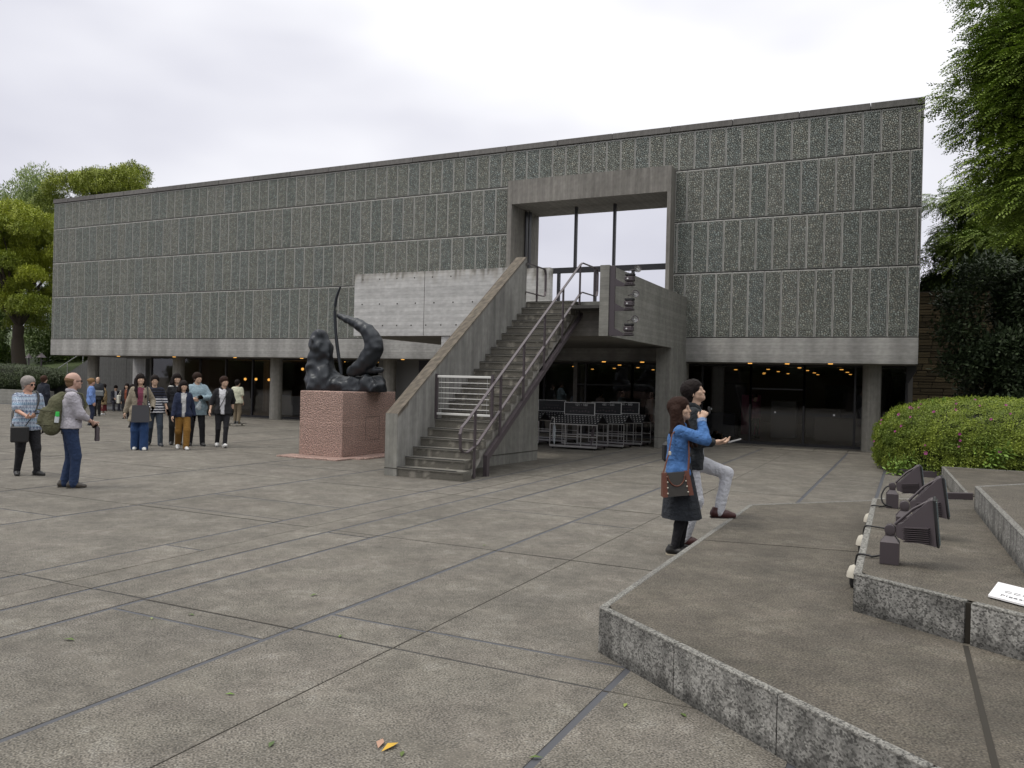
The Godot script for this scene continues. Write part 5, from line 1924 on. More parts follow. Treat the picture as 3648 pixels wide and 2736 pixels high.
func head(mb: MB, hair: MB, at: Vector3, hb: Basis, s: float, sp: Dictionary, cell: float) -> void:
	# head frame: origin at the base of the skull, y up, z forward
	var xf := Transform3D(hb * Basis.from_scale(Vector3.ONE * s), at)
	var f := Fld.new(Vector3(-.13, -.12, -.15), Vector3(.13, .19, .16), cell / s)
	f.cap(Vector3(0, .055, -.018), Vector3(0, .06, -.005), .094, .092, .03, Vector3.RIGHT, 1.2)
	f.cap(Vector3(0, .02, .03), Vector3(0, -.045, .055), .068, .040, .04, Vector3.RIGHT, 1.1)
	f.cap(Vector3(-.03, -.035, .035), Vector3(.03, -.035, .035), .034, .034, .03)
	f.cap(Vector3(0, -.062, .068), Vector3(0, -.058, .066), .022, .022, .025)
	f.cap(Vector3(0, .03, .086), Vector3(0, -.004, .104), .010, .0145, .014)
	f.cap(Vector3(-.035, .042, .078), Vector3(.035, .042, .078), .012, .012, .02)
	f.cap(Vector3(-.016, -.034, .086), Vector3(.016, -.034, .086), .009, .009, .012)
	for q in [-1.0, 1.0]:
		f.cap(Vector3(q * .078, .025, -.004), Vector3(q * .083, -.008, .0), .020, .014, .008, Vector3.RIGHT, 2.2)
		f.cap(Vector3(q * .045, .0, .066), Vector3(q * .04, -.005, .066), .022, .022, .02)
	f.cap(Vector3(0, -.02, -.015), Vector3(0, -.13, -.03), .055, .058, .03)
	f.net(mb, xf)
	var keep := mb.col
	mb.col = Color(.02, .015, .012)
	for q in [-1.0, 1.0]:
		mb.ball(xf * Vector3(q * .032, .024, .0855), Vector3(.0125, .006, .008) * s, 8, 5)
		mb.col = sp.get("haircolor", Color(.02, .018, .016)) * .9
		mb.ball(xf * Vector3(q * .033, .044, .088), Vector3(.017, .004, .006) * s, 8, 5)
		mb.col = Color(.02, .015, .012)
	mb.col = Color(.32, .10, .08)
	mb.ball(xf * Vector3(0, -.036, .0915), Vector3(.022, .0045, .006) * s, 8, 5)
	if sp.get("smile", false):
		mb.col = Color(.75, .72, .68)
		mb.ball(xf * Vector3(0, -.034, .094), Vector3(.016, .004, .004) * s, 8, 5)
	mb.col = keep
	var style: String = sp.get("hair", "short")
	if style == "bald":
		var g := Fld.new(Vector3(-.14, -.1, -.16), Vector3(.14, .19, .14), cell / s)
		g.cap(Vector3(0, .03, -.03), Vector3(0, .0, -.035), .096, .075, .03, Vector3.RIGHT, 1.12)
		g.cut(Vector3(0, .055, 0), Vector3(0, 1, .25).normalized()); g.cut(Vector3(0, 0, .012), Vector3(0, -.2, 1).normalized())
		hair.col = sp.haircolor
		g.net(hair, xf)
		return
	var lo := -.5 if style == "long" else (-.24 if style == "bob" else -.12)
	var g := Fld.new(Vector3(-.17, lo, -.22), Vector3(.17, .22, .17), cell / s)
	g.cap(Vector3(0, .066, -.024), Vector3(0, .072, .004), .108, .103, .03, Vector3.RIGHT, 1.14)
	g.cap(Vector3(0, .06, -.04), Vector3(0, -.03, -.045), .098, .07, .03, Vector3.RIGHT, 1.1)
	for q in [-1.0, 1.0]: g.cap(Vector3(q * .07, .05, .0), Vector3(q * .078, .0, -.01), .026, .016, .02)
	if style == "long" or style == "bob":
		var e := -.40 if style == "long" else -.16
		for q in [-1.0, -.4, .4, 1.0]:
			g.cap(Vector3(q * .075, .02, -.035), Vector3(q * .09, e * .55, -.095 + .03 * absf(q)), .055, .055, .03); g.cap(Vector3(q * .09, e * .55, -.095 + .03 * absf(q)), Vector3(q * .09, e, -.14 + .03 * absf(q)), .055, .03, .03)
			if absf(q) == 1.0:
				g.cap(Vector3(q * .084, .03, .0), Vector3(q * .10, e * .55, .03), .028, .034, .03)
				if style == "long": g.cap(Vector3(q * .10, e * .55, .035), Vector3(q * .09, e * .95, .09), .034, .02, .03)
	g.carve(Vector3(0, -.03, .105), Vector3(.074, .070 if sp.get("fringe", true) else .108, .075))
	var nsh := FastNoiseLite.new()
	nsh.seed = 8; nsh.frequency = 26.0
	g.rough(nsh, .006)
	hair.col = sp.get("haircolor", Color(.016, .013, .012))
	g.net(hair, xf)

func person(sp: Dictionary) -> Node3D:
	var H: float = sp.h
	var s := H / 1.7
	var g: float = sp.get("g", 1.0)
	var sh: float = sp.get("sh", .15) * s
	var cell: float = sp.get("cell", .024)
	var T := thing("person", sp.label, "person", sp.at, deg_to_rad(sp.get("turn", 0.0)), sp.get("group", ""))
	var skin: Color = sp.get("skin", Color(.46, .27, .19))
	# joints
	var lean: Vector3 = sp.get("lean", Vector3.ZERO)
	var fl: Vector3 = sp.get("fl", Vector3(.09, 0, .02)) * s
	var fr: Vector3 = sp.get("fr", Vector3(-.09, 0, -.02)) * s
	var hip: Vector3 = sp.get("hip", Vector3(0, .91, 0)) * s
	var ll := .415 * s
	var lc := .40 * s
	var hl := hip + Vector3(.088 * s, -.02 * s, 0)
	var hr := hip - Vector3(.088 * s, .02 * s, 0)
	var al := fl + Vector3(0, .085 * s, 0)
	var ar := fr + Vector3(0, .085 * s, 0)
	for i in 20:
		if (hl - al).length() > (ll + lc) * .997 or (hr - ar).length() > (ll + lc) * .997:
			hip.y -= .008 * s; hl.y -= .008 * s; hr.y -= .008 * s
	var kl := ik(hl, al, ll, lc, sp.get("kl", Vector3(.08, 0, 1)))
	var kr := ik(hr, ar, ll, lc, sp.get("kr", Vector3(-.08, 0, 1)))
	var up := (Vector3.UP + lean).normalized()
	var waist := hip + up * .17 * s
	var chest := hip + up * .37 * s + lean * .03
	var nb := hip + up * .535 * s + lean * .05 * s
	var tw := Basis(Vector3.UP, deg_to_rad(sp.get("twist", 0.0)))
	var sd := tw * Vector3.RIGHT
	var fw := tw * Vector3.BACK
	var sl := nb + sd * sh - up * .062 * s
	var sr := nb - sd * sh - up * .062 * s
	var la := .285 * s
	var lf := .255 * s
	var wl: Vector3 = sl + Vector3(.07, -.52, .05) * s
	var wr: Vector3 = sr + Vector3(-.07, -.52, .05) * s
	if sp.has("wl"): wl = sp.wl * s
	if sp.has("wr"): wr = sp.wr * s
	var el := ik(sl, wl, la, lf, sp.get("el", Vector3(.4, -.3, -1)))
	var er := ik(sr, wr, la, lf, sp.get("er", Vector3(-.4, -.3, -1)))
	wl = el + (wl - el).normalized() * lf
	wr = er + (wr - er).normalized() * lf
	var hb := Basis(Vector3.UP, deg_to_rad(sp.get("hy", 0.0))) * Basis(Vector3.RIGHT, deg_to_rad(-sp.get("hp", 0.0)))
	var hd := nb + up * .115 * s + Vector3(0, 0, .015 * s) + lean * .05 * s
	T.set_meta("joints", {})
	T.remove_meta("joints")
	var jt := {"hip": hip, "nb": nb, "sl": sl, "sr": sr, "wl": wl, "wr": wr, "el": el, "er": er, "chest": chest, "waist": waist}
	var lo := Vector3(INF, INF, INF)
	var hi := -lo
	for p in [hl, hr, kl, kr, al, ar, sl, sr, el, er, wl, wr, nb, hd]:
		lo = lo.min(p); hi = hi.max(p)
	lo -= Vector3.ONE * .24 * s
	hi += Vector3.ONE * .22 * s
	lo.y = maxf(lo.y, -.02)
	# body
	var f := Fld.new(lo, hi, cell * 1.35)
	var K := .05
	torso(f, jt, s, g, 0.0, sd, fw, up)
	for q in [[hl, kl, al], [hr, kr, ar]]:
		f.cap(q[0], q[1], .082 * s * g, .054 * s, K); f.cap(q[1], q[2], .052 * s, .038 * s, .03)
	for q in [[sl, el, wl], [sr, er, wr]]:
		f.cap(q[0], q[1], .048 * s * g, .038 * s, .03); f.cap(q[1], q[2], .038 * s, .026 * s, .02)
	f.cap(nb - up * .03 * s, hd, .056 * s, .052 * s, .03)
	var body := MB.new()
	body.col = skin
	f.net(body)
	var hair := MB.new()
	head(body, hair, hd + hb * Vector3(0, .035, .0) * s, hb, s * sp.get("hs", 1.0), sp, minf(cell * .5, .011))
	if sp.get("hair", "") == "bun":
		hair.ball(hd + hb * Vector3(0, .12, -.12) * s, Vector3.ONE * .05 * s, 8, 6)
	var hc := minf(cell * .34, .0075)
	hand(body, wl, sp.get("dl", (wl - el)), sp.get("pl", -sd + fw * .2), s * 1.02, -1.0, sp.get("curl", .55), hc)
	hand(body, wr, sp.get("dr", (wr - er)), sp.get("pr", sd + fw * .2), s * 1.02, 1.0, sp.get("curl", .55), hc)
	part(T, "body", body, M.skin)
	part(T, "hair", hair, M.hairmat)
	# lower garment
	var c2: Color = sp.get("legs", Color(.03, .03, .04))
	var lw: float = sp.get("lw", 1.0)
	if sp.get("skirt", 0.0) > 0.0:
		var b := MB.new()
		b.col = c2
		skirt(b, waist + up * .03 * s, hip, sp.skirt * s, s * g, sp.get("flare", 1.35), sp.get("skz", 0.0))
		part(T, "skirt", b, M.cloth)
		b = MB.new()
		b.col = sp.get("hose", Color(.015, .014, .016))
		f = Fld.new(lo, hi, cell)
		for q in [[hl, kl, al], [hr, kr, ar]]:
			f.cap(q[1] + (q[0] - q[1]) * .4, q[1], .068 * s, .060 * s, .02); f.cap(q[1], q[1].lerp(q[2], .35), .059 * s, .061 * s, .02); f.cap(q[1].lerp(q[2], .35), q[2], .061 * s, .044 * s, .02)
		f.net(b)
		part(T, "tights", b, M.cloth)
	else:
		f = Fld.new(lo, Vector3(hi.x, waist.y + .14, hi.z), cell)
		f.cap(hl + up * .03, hr + up * .03, .108 * s * g, .108 * s * g, .05, fw, 1.08)
		f.cap(hip + up * .06 * s, waist, .118 * s * g, .118 * s * g, .05, fw, 1.15)
		for q in [[hl, kl, al], [hr, kr, ar]]:
			f.cap(q[0], q[1], .098 * s * g, .070 * s * lw, .035); f.cap(q[1], q[2] - Vector3(0, .03, 0), .069 * s * lw, .060 * s * lw * sp.get("cuff", 1.0), .03)
		f.cut(waist + up * .02 * s, up)
		var ns := FastNoiseLite.new()
		ns.seed = 3; ns.frequency = 7.0
		f.rough(ns, .008)
		var b := MB.new()
		b.col = c2
		f.net(b)
		part(T, "trousers", b, M.cloth)
	# shoes
	var cs: Color = sp.get("shoes", Color(.03, .03, .03))
	for q in [[al, fl, sp.get("yl", 8.0), sp.get("tl", 0.0)], [ar, fr, sp.get("yr", -8.0), sp.get("tr", 0.0)]]:
		var bs := Basis(Vector3.UP, deg_to_rad(q[2])) * Basis(Vector3.RIGHT, deg_to_rad(q[3]))
		var sf := Fld.new(Vector3(-.08, -.01, -.13), Vector3(.08, .16, .23), minf(cell * .55, .012))
		sf.cap(Vector3(0, .045, -.055), Vector3(0, .04, .07), .040, .043, .02); sf.cap(Vector3(0, .04, .07), Vector3(.0, .028, .15), .043, .034, .03)
		sf.cap(Vector3(0, .06, -.04), Vector3(0, .10, -.03), .042, .042, .03)
		sf.cut(Vector3(0, .006, 0), Vector3.DOWN); sf.cut(Vector3(0, .115, 0), Vector3.UP)
		var b := MB.new()
		b.col = cs
		var foot := Vector3(q[1].x, q[0].y - .085 * s, q[1].z)
		sf.net(b, Transform3D(bs * Basis.from_scale(Vector3.ONE * s), foot))
		b.col = sp.get("sole", Color(.25, .25, .25))
		for k in 2: b.obox(foot + bs * Vector3(0, .007, -.02 + .11 * k) * s, Vector3(.074 - .008 * k, .014, .14) * s, bs)
		part(T, "shoe", b, M.leather)
	# upper garment
	var off: float = sp.get("off", .02) * s
	var b := MB.new()
	b.col = sp.get("top", Color(.2, .2, .2))
	f = Fld.new(lo, hi, cell)
	torso(f, jt, s, g, off, sd, fw, up)
	var hem: float = sp.get("hem", .80) * s
	if hem < waist.y - .05: f.cap(hl + up * .02, hr + up * .02, .112 * s * g + off, .112 * s * g + off, .05, fw, 1.08)
	if hem < hip.y - .08:
		var w: float = .12 * s * g + off
		f.cap(hip, Vector3(hip.x, hem - .1, hip.z + sp.get("skz", 0.0)), w, w * sp.get("flare", 1.2), .05, fw, 1.1)
		f.cap(hip + sd * .06 * s, Vector3(hip.x, hem - .1, hip.z) + sd * .1 * s, w * .8, w * sp.get("flare", 1.2) * .85, .05); f.cap(hip - sd * .06 * s, Vector3(hip.x, hem - .1, hip.z) - sd * .1 * s, w * .8, w * sp.get("flare", 1.2) * .85, .05)
	f.cut(Vector3(0, hem, 0), Vector3.DOWN)
	f.cut(nb + up * sp.get("neckcut", .025) * s, (up + fw * sp.get("vneck", .25)).normalized())
	var slv: float = sp.get("sleeve", 2.0)
	for q in [[sl, el, wl], [sr, er, wr]]:
		var ra: float = (.052 * g * s) + off * .85
		f.cap(q[0], q[0].lerp(q[1], minf(slv, 1.0)), ra, ra * (.9 if slv > 1.0 else 1.02), .035)
		if slv > 1.0: f.cap(q[1], q[1].lerp(q[2], slv - 1.05), ra * .88, ra * .66, .025)
	var ns2 := FastNoiseLite.new()
	ns2.seed = 5; ns2.frequency = 8.0
	f.rough(ns2, .012)
	f.net(b)
	# an open front shows the shirt below
	if sp.has("inner"):
		var hw: float = sp.get("open", .06) * s
		for i in b.v.size():
			var q := tw.inverse() * (b.v[i] - hip)
			if q.z > .03 and absf(q.x - sp.get("opx", 0.0)) < hw * (.6 + .5 * clampf(q.y / (.5 * s), 0, 1)) and absf(q.x) < .14:
				b.c[i] = sp.inner
	if sp.has("upper"):  # darker yoke above
		for i in b.v.size():
			if b.v[i].y > sp.upy * s: b.c[i] = sp.upper
	part(T, sp.get("topname", "shirt"), b, M[sp.get("topmat", "cloth")])
	if sp.has("cuffc"):
		for q in [[el, wl], [er, wr]]:
			var kb := MB.new()
			kb.col = sp.cuffc
			var dd: Vector3 = (q[1] - q[0]).normalized()
			kb.tube(PackedVector3Array([q[1] - dd * .045 * s, q[1] - dd * .04 * s, q[1] + dd * .005 * s, q[1] + dd * .008 * s]), [.046 * s, .052 * s, .05 * s, .04 * s], 12)
			part(T, "cuff", kb, M.cloth)
	if sp.get("topname", "shirt") != "shirt" or sp.get("sleeve", 2.0) == 1.5:
		var cb := MB.new()
		cb.col = sp.get("top", Color(.2, .2, .2)) * .9
		var ring := PackedVector3Array()
		for i in 15:
			var a := lerpf(.35, TAU - .35, i / 14.0)
			ring.append(nb + up * (.035 - .05 * clampf(cos(a), 0, 1)) * s + (fw * cos(a) * .074 + sd * sin(a) * .08) * s)
		cb.tube(ring, [.014 * s, .02 * s, .022 * s, .022 * s, .022 * s, .022 * s, .022 * s, .022 * s, .022 * s, .022 * s, .022 * s, .022 * s, .022 * s, .02 * s, .014 * s], 6, true, 1.6)
		part(T, "collar", cb, M.cloth)
	if sp.get("glasses", false):
		var gb := MB.new()
		var xf := Transform3D(hb * Basis.from_scale(Vector3.ONE * s * sp.get("hs", 1.0)), hd + hb * Vector3(0, .035, 0) * s)
		for q in [-1.0, 1.0]:
			gb.obox(xf * Vector3(q * .034, .022, .1), Vector3(.05, .034, .006) * s, hb)
			gb.obox(xf * Vector3(q * .074, .028, .045), Vector3(.004, .008, .11) * s, hb)
		part(T, "glasses", gb, M.blackplastic)
	jt["T"] = T
	jt["hd"] = hd
	sp["j"] = jt
	return T

func torso(f: Fld, j: Dictionary, s: float, g: float, off: float, sd: Vector3, fw: Vector3, up: Vector3) -> void:
	var hip: Vector3 = j.hip
	var ch: Vector3 = j.chest
	var nb: Vector3 = j.nb
	var w := .052 * s
	f.cap(hip - sd * w + up * .02, hip + sd * w + up * .02, .115 * s * g + off, .115 * s * g + off, .05, fw, 1.12)
	f.cap(hip + up * .05 * s + fw * .02 * (g - 1.0) * 3.0, j.waist + fw * .03 * (g - 1.0) * 3.0, .118 * s * g + off, .116 * s * g + off, .06, fw, 1.1)
	f.cap(j.waist - sd * .03 * s, ch - sd * .055 * s, .108 * s * g + off, .112 * s * g + off, .06, fw, 1.08); f.cap(j.waist + sd * .03 * s, ch + sd * .055 * s, .108 * s * g + off, .112 * s * g + off, .06, fw, 1.08)
	f.cap(j.sl - sd * .02 * s, j.sr + sd * .02 * s, .050 * s * g + off * .8, .050 * s * g + off * .8, .06)
	f.cap(ch, nb - up * .05 * s, .112 * s + off, .07 * s + off, .06, fw, 1.2)

func skirt(b: MB, top: Vector3, hip: Vector3, hem: float, s: float, flare: float, skz: float) -> void:
	var segs := 40
	var rows := 14
	var base := b.v.size()
	for i in rows + 1:
		var t := float(i) / rows
		var y := lerpf(top.y, hem, t)
		var ctr := Vector3(hip.x, y, lerpf(top.z, hip.z + skz, t))
		var w := lerpf(.135, .165 * flare, pow(t, .7)) * s
		var d := lerpf(.115, .15 * flare, pow(t, .75)) * s
		for k in segs + 1:
			var a := TAU * k / segs
			var pl := 1.0 + .035 * t * sin(a * 9.0) + .02 * t * sin(a * 4.0 + 1.0)
			b.v.append(ctr + Vector3(cos(a) * w * pl, 0, sin(a) * d * pl)); b.n.append(Vector3(cos(a) + .3 * t * cos(a * 9.0) * -sin(a), .12, sin(a) + .3 * t * cos(a * 9.0) * cos(a)).normalized()); b.c.append(b.col); b.u.append(Vector2.ZERO)
	for i in rows:
		for k in segs:
			var q := base + i * (segs + 1) + k
			b.ix.append_array(PackedInt32Array([q, q + segs + 1, q + segs + 2, q, q + segs + 2, q + 1]))

func strap(parent: Node3D, called: String, pts: Array, w: float, m: Material) -> void:
	var cv := Curve3D.new()
	for i in pts.size():
		var t: Vector3 = (pts[mini(i + 1, pts.size() - 1)] - pts[maxi(i - 1, 0)]) * .16
		cv.add_point(pts[i], -t, t)
	var b := MB.new()
	b.tube(cv.tessellate(3, 8), [w], 6, true, .4)
	part(parent, called, b, m)

# a thing carried by a person: its own object, placed in the person's frame
func carried(T: Node3D, called: String, label: String, category: String) -> Node3D:
	var o := thing(called, label, category, T.position, T.rotation.y)
	return o

func crowd() -> void:
	var asian := Color(.50, .33, .24)
	var blk := Color(.016, .014, .014)
	# couple in the right foreground
	var w := {"h": 1.81, "at": Vector3(31.05, 0, 18.05), "turn": 110.0, "cell": .016, "label": "woman with long brown hair, denim jacket and dark skirt raising a phone",
		"skin": asian, "hair": "long", "haircolor": Color(.034, .018, .013), "fringe": false, "skirt": .41, "flare": 1.62, "legs": Color(.022, .025, .035), "top": Color(.065, .165, .40), "cuffc": Color(.22, .32, .52), "skz": .05, "topname": "denim_jacket", "hem": .90, "off": .026, "sleeve": 2.0,
		"wl": Vector3(.09, 1.53, .26), "wr": Vector3(-.08, 1.52, .23), "el": Vector3(.5, -1, .2), "er": Vector3(-.6, -1, .1), "dl": Vector3(-.3, .8, .4), "dr": Vector3(.25, .8, .4), "pl": Vector3(-1, .1, .2), "pr": Vector3(1, .1, .2), "curl": 1.0,
		"fl": Vector3(.07, 0, .05), "fr": Vector3(-.075, 0, -.03), "shoes": Color(.012, .012, .013), "sole": Color(.5, .45, .35), "sh": .14, "g": .9, "hy": -20.0, "hp": 10.0, "hs": 1.04, "inner": Color(.02, .02, .025), "open": .03}
	var W := person(w)
	var C := carried(W, "phone", "dark phone in a clear case held up in the woman's hands", "phone")
	var b := MB.new()
	b.bbox(Vector3(.0, 1.73, .345), Vector3(.16, .085, .014), .005)
	part(C, "case", b, M.blackplastic)
	C = carried(W, "handbag", "brown and black leather handbag with brass studs on the woman's shoulder", "bag")
	var hb := Basis(Vector3.UP, deg_to_rad(-84)) * Basis(Vector3.BACK, deg_to_rad(6))
	var o := Vector3(-.275, .885, -.05)
	b = MB.new()
	var prof := [Vector3(-.155, -.15, .0), Vector3(.155, -.15, 0), Vector3(.135, .12, 0), Vector3(-.135, .12, 0)]
	b.hexa([o + hb * Vector3(-.17, -.15, .075), o + hb * Vector3(.17, -.15, .075), o + hb * Vector3(.17, -.15, -.075), o + hb * Vector3(-.17, -.15, -.075), o + hb * Vector3(-.145, .12, .03), o + hb * Vector3(.145, .12, .03), o + hb * Vector3(.145, .12, -.03), o + hb * Vector3(-.145, .12, -.03)])
	for i in b.c.size(): b.c[i] = Color(.030, .026, .02)
	part(C, "body", b, M.leather)
	for sx in [-1.0, 1.0]:
		b = MB.new()
		b.col = Color(.11, .034, .018)
		b.hexa([o + hb * Vector3(sx * .15 - .025, -.152, .079), o + hb * Vector3(sx * .15 + .03, -.152, .079), o + hb * Vector3(sx * .15 + .03, -.152, -.079), o + hb * Vector3(sx * .15 - .025, -.152, -.079), o + hb * Vector3(sx * .13 - .025, .125, .034), o + hb * Vector3(sx * .13 + .025, .125, .034), o + hb * Vector3(sx * .13 + .025, .125, -.034), o + hb * Vector3(sx * .13 - .025, .125, -.034)])
		part(C, "side_panel", b, M.leather)
	for sx in [-1.0, 1.0]:
		for k in 4:
			b = MB.new()
			var t := k / 3.0
			b.ball(o + hb * Vector3(sx * lerpf(.118, .10, t), lerpf(-.11, .08, t), lerpf(.077, .043, t)), Vector3.ONE * .010, 8, 5)
			part(C, "stud", b, M.cream)
	b = MB.new()
	b.col = Color(.11, .034, .018)
	var hp := PackedVector3Array()
	for i in 11:
		var a := PI * i / 10.0
		hp.append(o + hb * Vector3(-.10 * cos(a), .10 - .135 * sin(a), .052 + .012 * sin(a)))
	b.tube(hp, [.008], 6)
	part(C, "handle", b, M.leather)
	b = MB.new()
	b.col = Color(.11, .034, .018)
	var sp2 := PackedVector3Array([o + hb * Vector3(-.15, .10, 0), Vector3(-.225, 1.2, -.14), Vector3(-.185, 1.44, -.10), Vector3(-.15, 1.55, -.01), Vector3(-.16, 1.45, .09), Vector3(-.21, 1.2, .10), o + hb * Vector3(.15, .10, 0)])
	b.tube(sp2, [.012], 6, true, .5)
	part(C, "shoulder_strap", b, M.leather)
	b = MB.new()
	b.bbox(Vector3(-.235, 1.22, -.125), Vector3(.03, .045, .03), .006)
	part(C, "buckle", b, M.cream)
	# the man beside her with one foot on the platform
	var m := {"h": 2.06, "at": Vector3(30.98, 0, 17.28), "turn": 104.0, "cell": .016, "label": "man in dark cardigan and white jeans looking up with one foot on the platform",
		"skin": asian, "hair": "short", "haircolor": blk, "fringe": false, "legs": Color(.62, .63, .68), "top": Color(.02, .024, .03), "topname": "cardigan", "hem": .79, "off": .03, "flare": 1.1, "sleeve": 1.75, "lw": .95, "cuff": .95,
		"fl": Vector3(.02, .276, .33), "fr": Vector3(-.14, 0, -.02), "hip": Vector3(0, .89, .01), "yl": 12.0, "yr": -2.0, "shoes": Color(.055, .016, .018), "sole": Color(.02, .015, .014),
		"wr": Vector3(-.06, 1.08, .29), "wl": Vector3(.14, 1.12, .25), "er": Vector3(-.6, -1, -.4), "el": Vector3(.6, -1, -.4), "dr": Vector3(.3, .05, 1), "pr": Vector3(.1, 1, .1), "curl": .7, "lean": Vector3(0, 0, .05), "hy": -16.0, "hp": 20.0, "hs": .98, "inner": Color(.55, .58, .62), "open": .035, "smile": true}
	var Mn := person(m)
	C = carried(Mn, "phone", "thin phone with pale screen held flat in the man's hand", "phone")
	b = MB.new()
	b.obox(Vector3(-.04, 1.335, .565), Vector3(.09, .012, .17), Basis(Vector3.RIGHT, -.3))
	part(C, "slab", b, M.steel)
	C = carried(Mn, "shoulder_bag", "small black bag at the back of the man in white jeans", "bag")
	b = MB.new()
	b.bbox(Vector3(-.12, 1.17, -.27), Vector3(.26, .24, .12), .03)
	part(C, "pouch", b, M.blackplastic)
	# two visitors at the left
	var g := {"h": 1.84, "at": Vector3(18.34, 0, 17.77), "turn": 76.0, "cell": .02, "g": 1.3, "sh": .165, "label": "grey haired woman in blue patterned shirt and black trousers holding a phone",
		"skin": Color(.52, .30, .22), "hair": "short", "haircolor": Color(.30, .29, .29), "fringe": false, "legs": Color(.014, .014, .016), "top": Color(.95, .95, .95), "topmat": "patterned", "hem": .80, "off": .02, "sleeve": .75, "lw": 1.1, "cuff": .8, "vneck": .35, "neckcut": .02,
		"wr": Vector3(-.12, 1.05, .38), "er": Vector3(-1, -.6, -.5), "dr": Vector3(.5, .1, 1), "pr": Vector3(.4, 1, 0), "fl": Vector3(.13, 0, .14), "fr": Vector3(-.12, 0, -.08), "yl": 20.0, "yr": -15.0, "hy": 28.0, "hp": -4.0, "hs": 1.02, "glasses": true, "curl": .8, "shoes": Color(.02, .02, .022), "sole": Color(.03, .03, .03)}
	var G := person(g)
	C = carried(G, "phone", "black phone in the hand of the grey haired woman", "phone")
	b = MB.new()
	b.obox(Vector3(-.03, 1.20, .52), Vector3(.075, .012, .15), Basis(Vector3.RIGHT, -.2))
	part(C, "slab", b, M.blackplastic)
	C = carried(G, "crossbody_bag", "black fabric bag hanging in front of the grey haired woman", "bag")
	b = MB.new()
	b.bbox(Vector3(-.20, .80, .22), Vector3(.30, .30, .10), .02, Basis(Vector3.UP, -.6))
	part(C, "pouch", b, M.blackplastic)
	strap(C, "strap", [Vector3(-.12, .96, .26), Vector3(.03, 1.18, .25), Vector3(.12, 1.42, .20), Vector3(.14, 1.60, .06), Vector3(.08, 1.58, -.1), Vector3(-.16, 1.25, -.24), Vector3(-.28, .95, .1)], .02, M.blackplastic)
	var h := {"h": 1.93, "at": Vector3(20.5, 0, 18.42), "turn": 146.0, "cell": .02, "g": 1.15, "sh": .16, "label": "balding man in pale shirt and blue jeans carrying an olive backpack",
		"skin": Color(.46, .29, .23), "hair": "bald", "haircolor": Color(.20, .13, .08), "legs": Color(.022, .042, .10), "top": Color(.42, .40, .45), "hem": .905, "off": .024, "sleeve": 1.5, "lw": 1.1,
		"wl": Vector3(.05, .98, .30), "wr": Vector3(-.06, .99, .31), "el": Vector3(1, -.4, -.7), "er": Vector3(-1, -.4, -.7), "dl": Vector3(-.6, -.5, .4), "dr": Vector3(.5, -.6, .4), "fl": Vector3(.09, 0, -.06), "fr": Vector3(-.09, 0, .06), "lean": Vector3(0, 0, .03), "hy": 8.0, "hp": 3.0, "hs": 1.04, "glasses": true, "curl": 1.0, "shoes": Color(.05, .04, .032), "sole": Color(.06, .055, .05)}
	var Hm := person(h)
	C = carried(Hm, "backpack", "olive green backpack with a bottle pocket on the balding man's back", "backpack")
	C.position += Basis(Vector3.UP, C.rotation.y) * Vector3(0, .02, .07)
	var bf := Fld.new(Vector3(-.3, .85, -.62), Vector3(.3, 1.72, -.05), .022)
	bf.cap(Vector3(0, 1.12, -.34), Vector3(0, 1.4, -.28), .21, .18, .05, Vector3.BACK, 1.35); bf.cap(Vector3(-.1, 1.03, -.35), Vector3(.1, 1.03, -.35), .14, .14, .06)
	bf.cap(Vector3(0, 1.14, -.46), Vector3(0, 1.28, -.43), .11, .10, .03); bf.cap(Vector3(0, 1.45, -.25), Vector3(0, 1.55, -.2), .13, .09, .05)
	b = MB.new()
	b.col = Color(.10, .10, .055)
	bf.net(b)
	part(C, "pack", b, M.cloth)
	for yy in [1.06, 1.30]:
		b = MB.new()
		b.col = Color(.06, .06, .035)
		var ring := PackedVector3Array()
		for i in 13:
			var a := PI * i / 12.0
			ring.append(Vector3(-.235 * cos(a), yy + .03 * sin(a), -.33 - .245 * sin(a)))
		b.tube(ring, [.010], 5)
		part(C, "webbing", b, M.cloth)
	for sx in [-1.0, 1.0]:
		b = MB.new()
		b.col = Color(.10, .10, .055)
		b.tube(PackedVector3Array([Vector3(sx * .11, 1.5, -.2), Vector3(sx * .13, 1.64, -.06), Vector3(sx * .14, 1.60, .10), Vector3(sx * .155, 1.42, .17), Vector3(sx * .18, 1.2, .08), Vector3(sx * .17, 1.06, -.2)]), [.026], 7, true, .5)
		part(C, "strap", b, M.cloth)
	b = MB.new()
	b.tube(PackedVector3Array([Vector3(-.22, 1.12, -.28), Vector3(-.23, 1.22, -.27)]), [.036, .036], 9)
	part(C, "bottle", b, M.plastic)
	b = MB.new()
	b.col = Color(.05, .55, .10)
	b.tube(PackedVector3Array([Vector3(-.23, 1.225, -.27), Vector3(-.235, 1.30, -.265)]), [.034, .028], 9)
	part(C, "bottle_cap", b, M.paintc)
	C = carried(Hm, "water_bottle", "grey bottle hanging from the balding man's hands", "bottle")
	b = MB.new()
	b.tube(PackedVector3Array([Vector3(-.02, .80, .42), Vector3(-.02, .83, .42), Vector3(-.01, 1.02, .42), Vector3(-.01, 1.07, .41)]), [.036, .045, .045, .02], 10)
	part(C, "flask", b, M.rail)
	b = MB.new()
	b.obox(Vector3(0, .955, .0), Vector3(.30, .035, .27)); part(Hm, "belt", b, M.blackplastic)
	# the group walking towards the camera
	var grp := "young people walking side by side"
	var face := 50.0
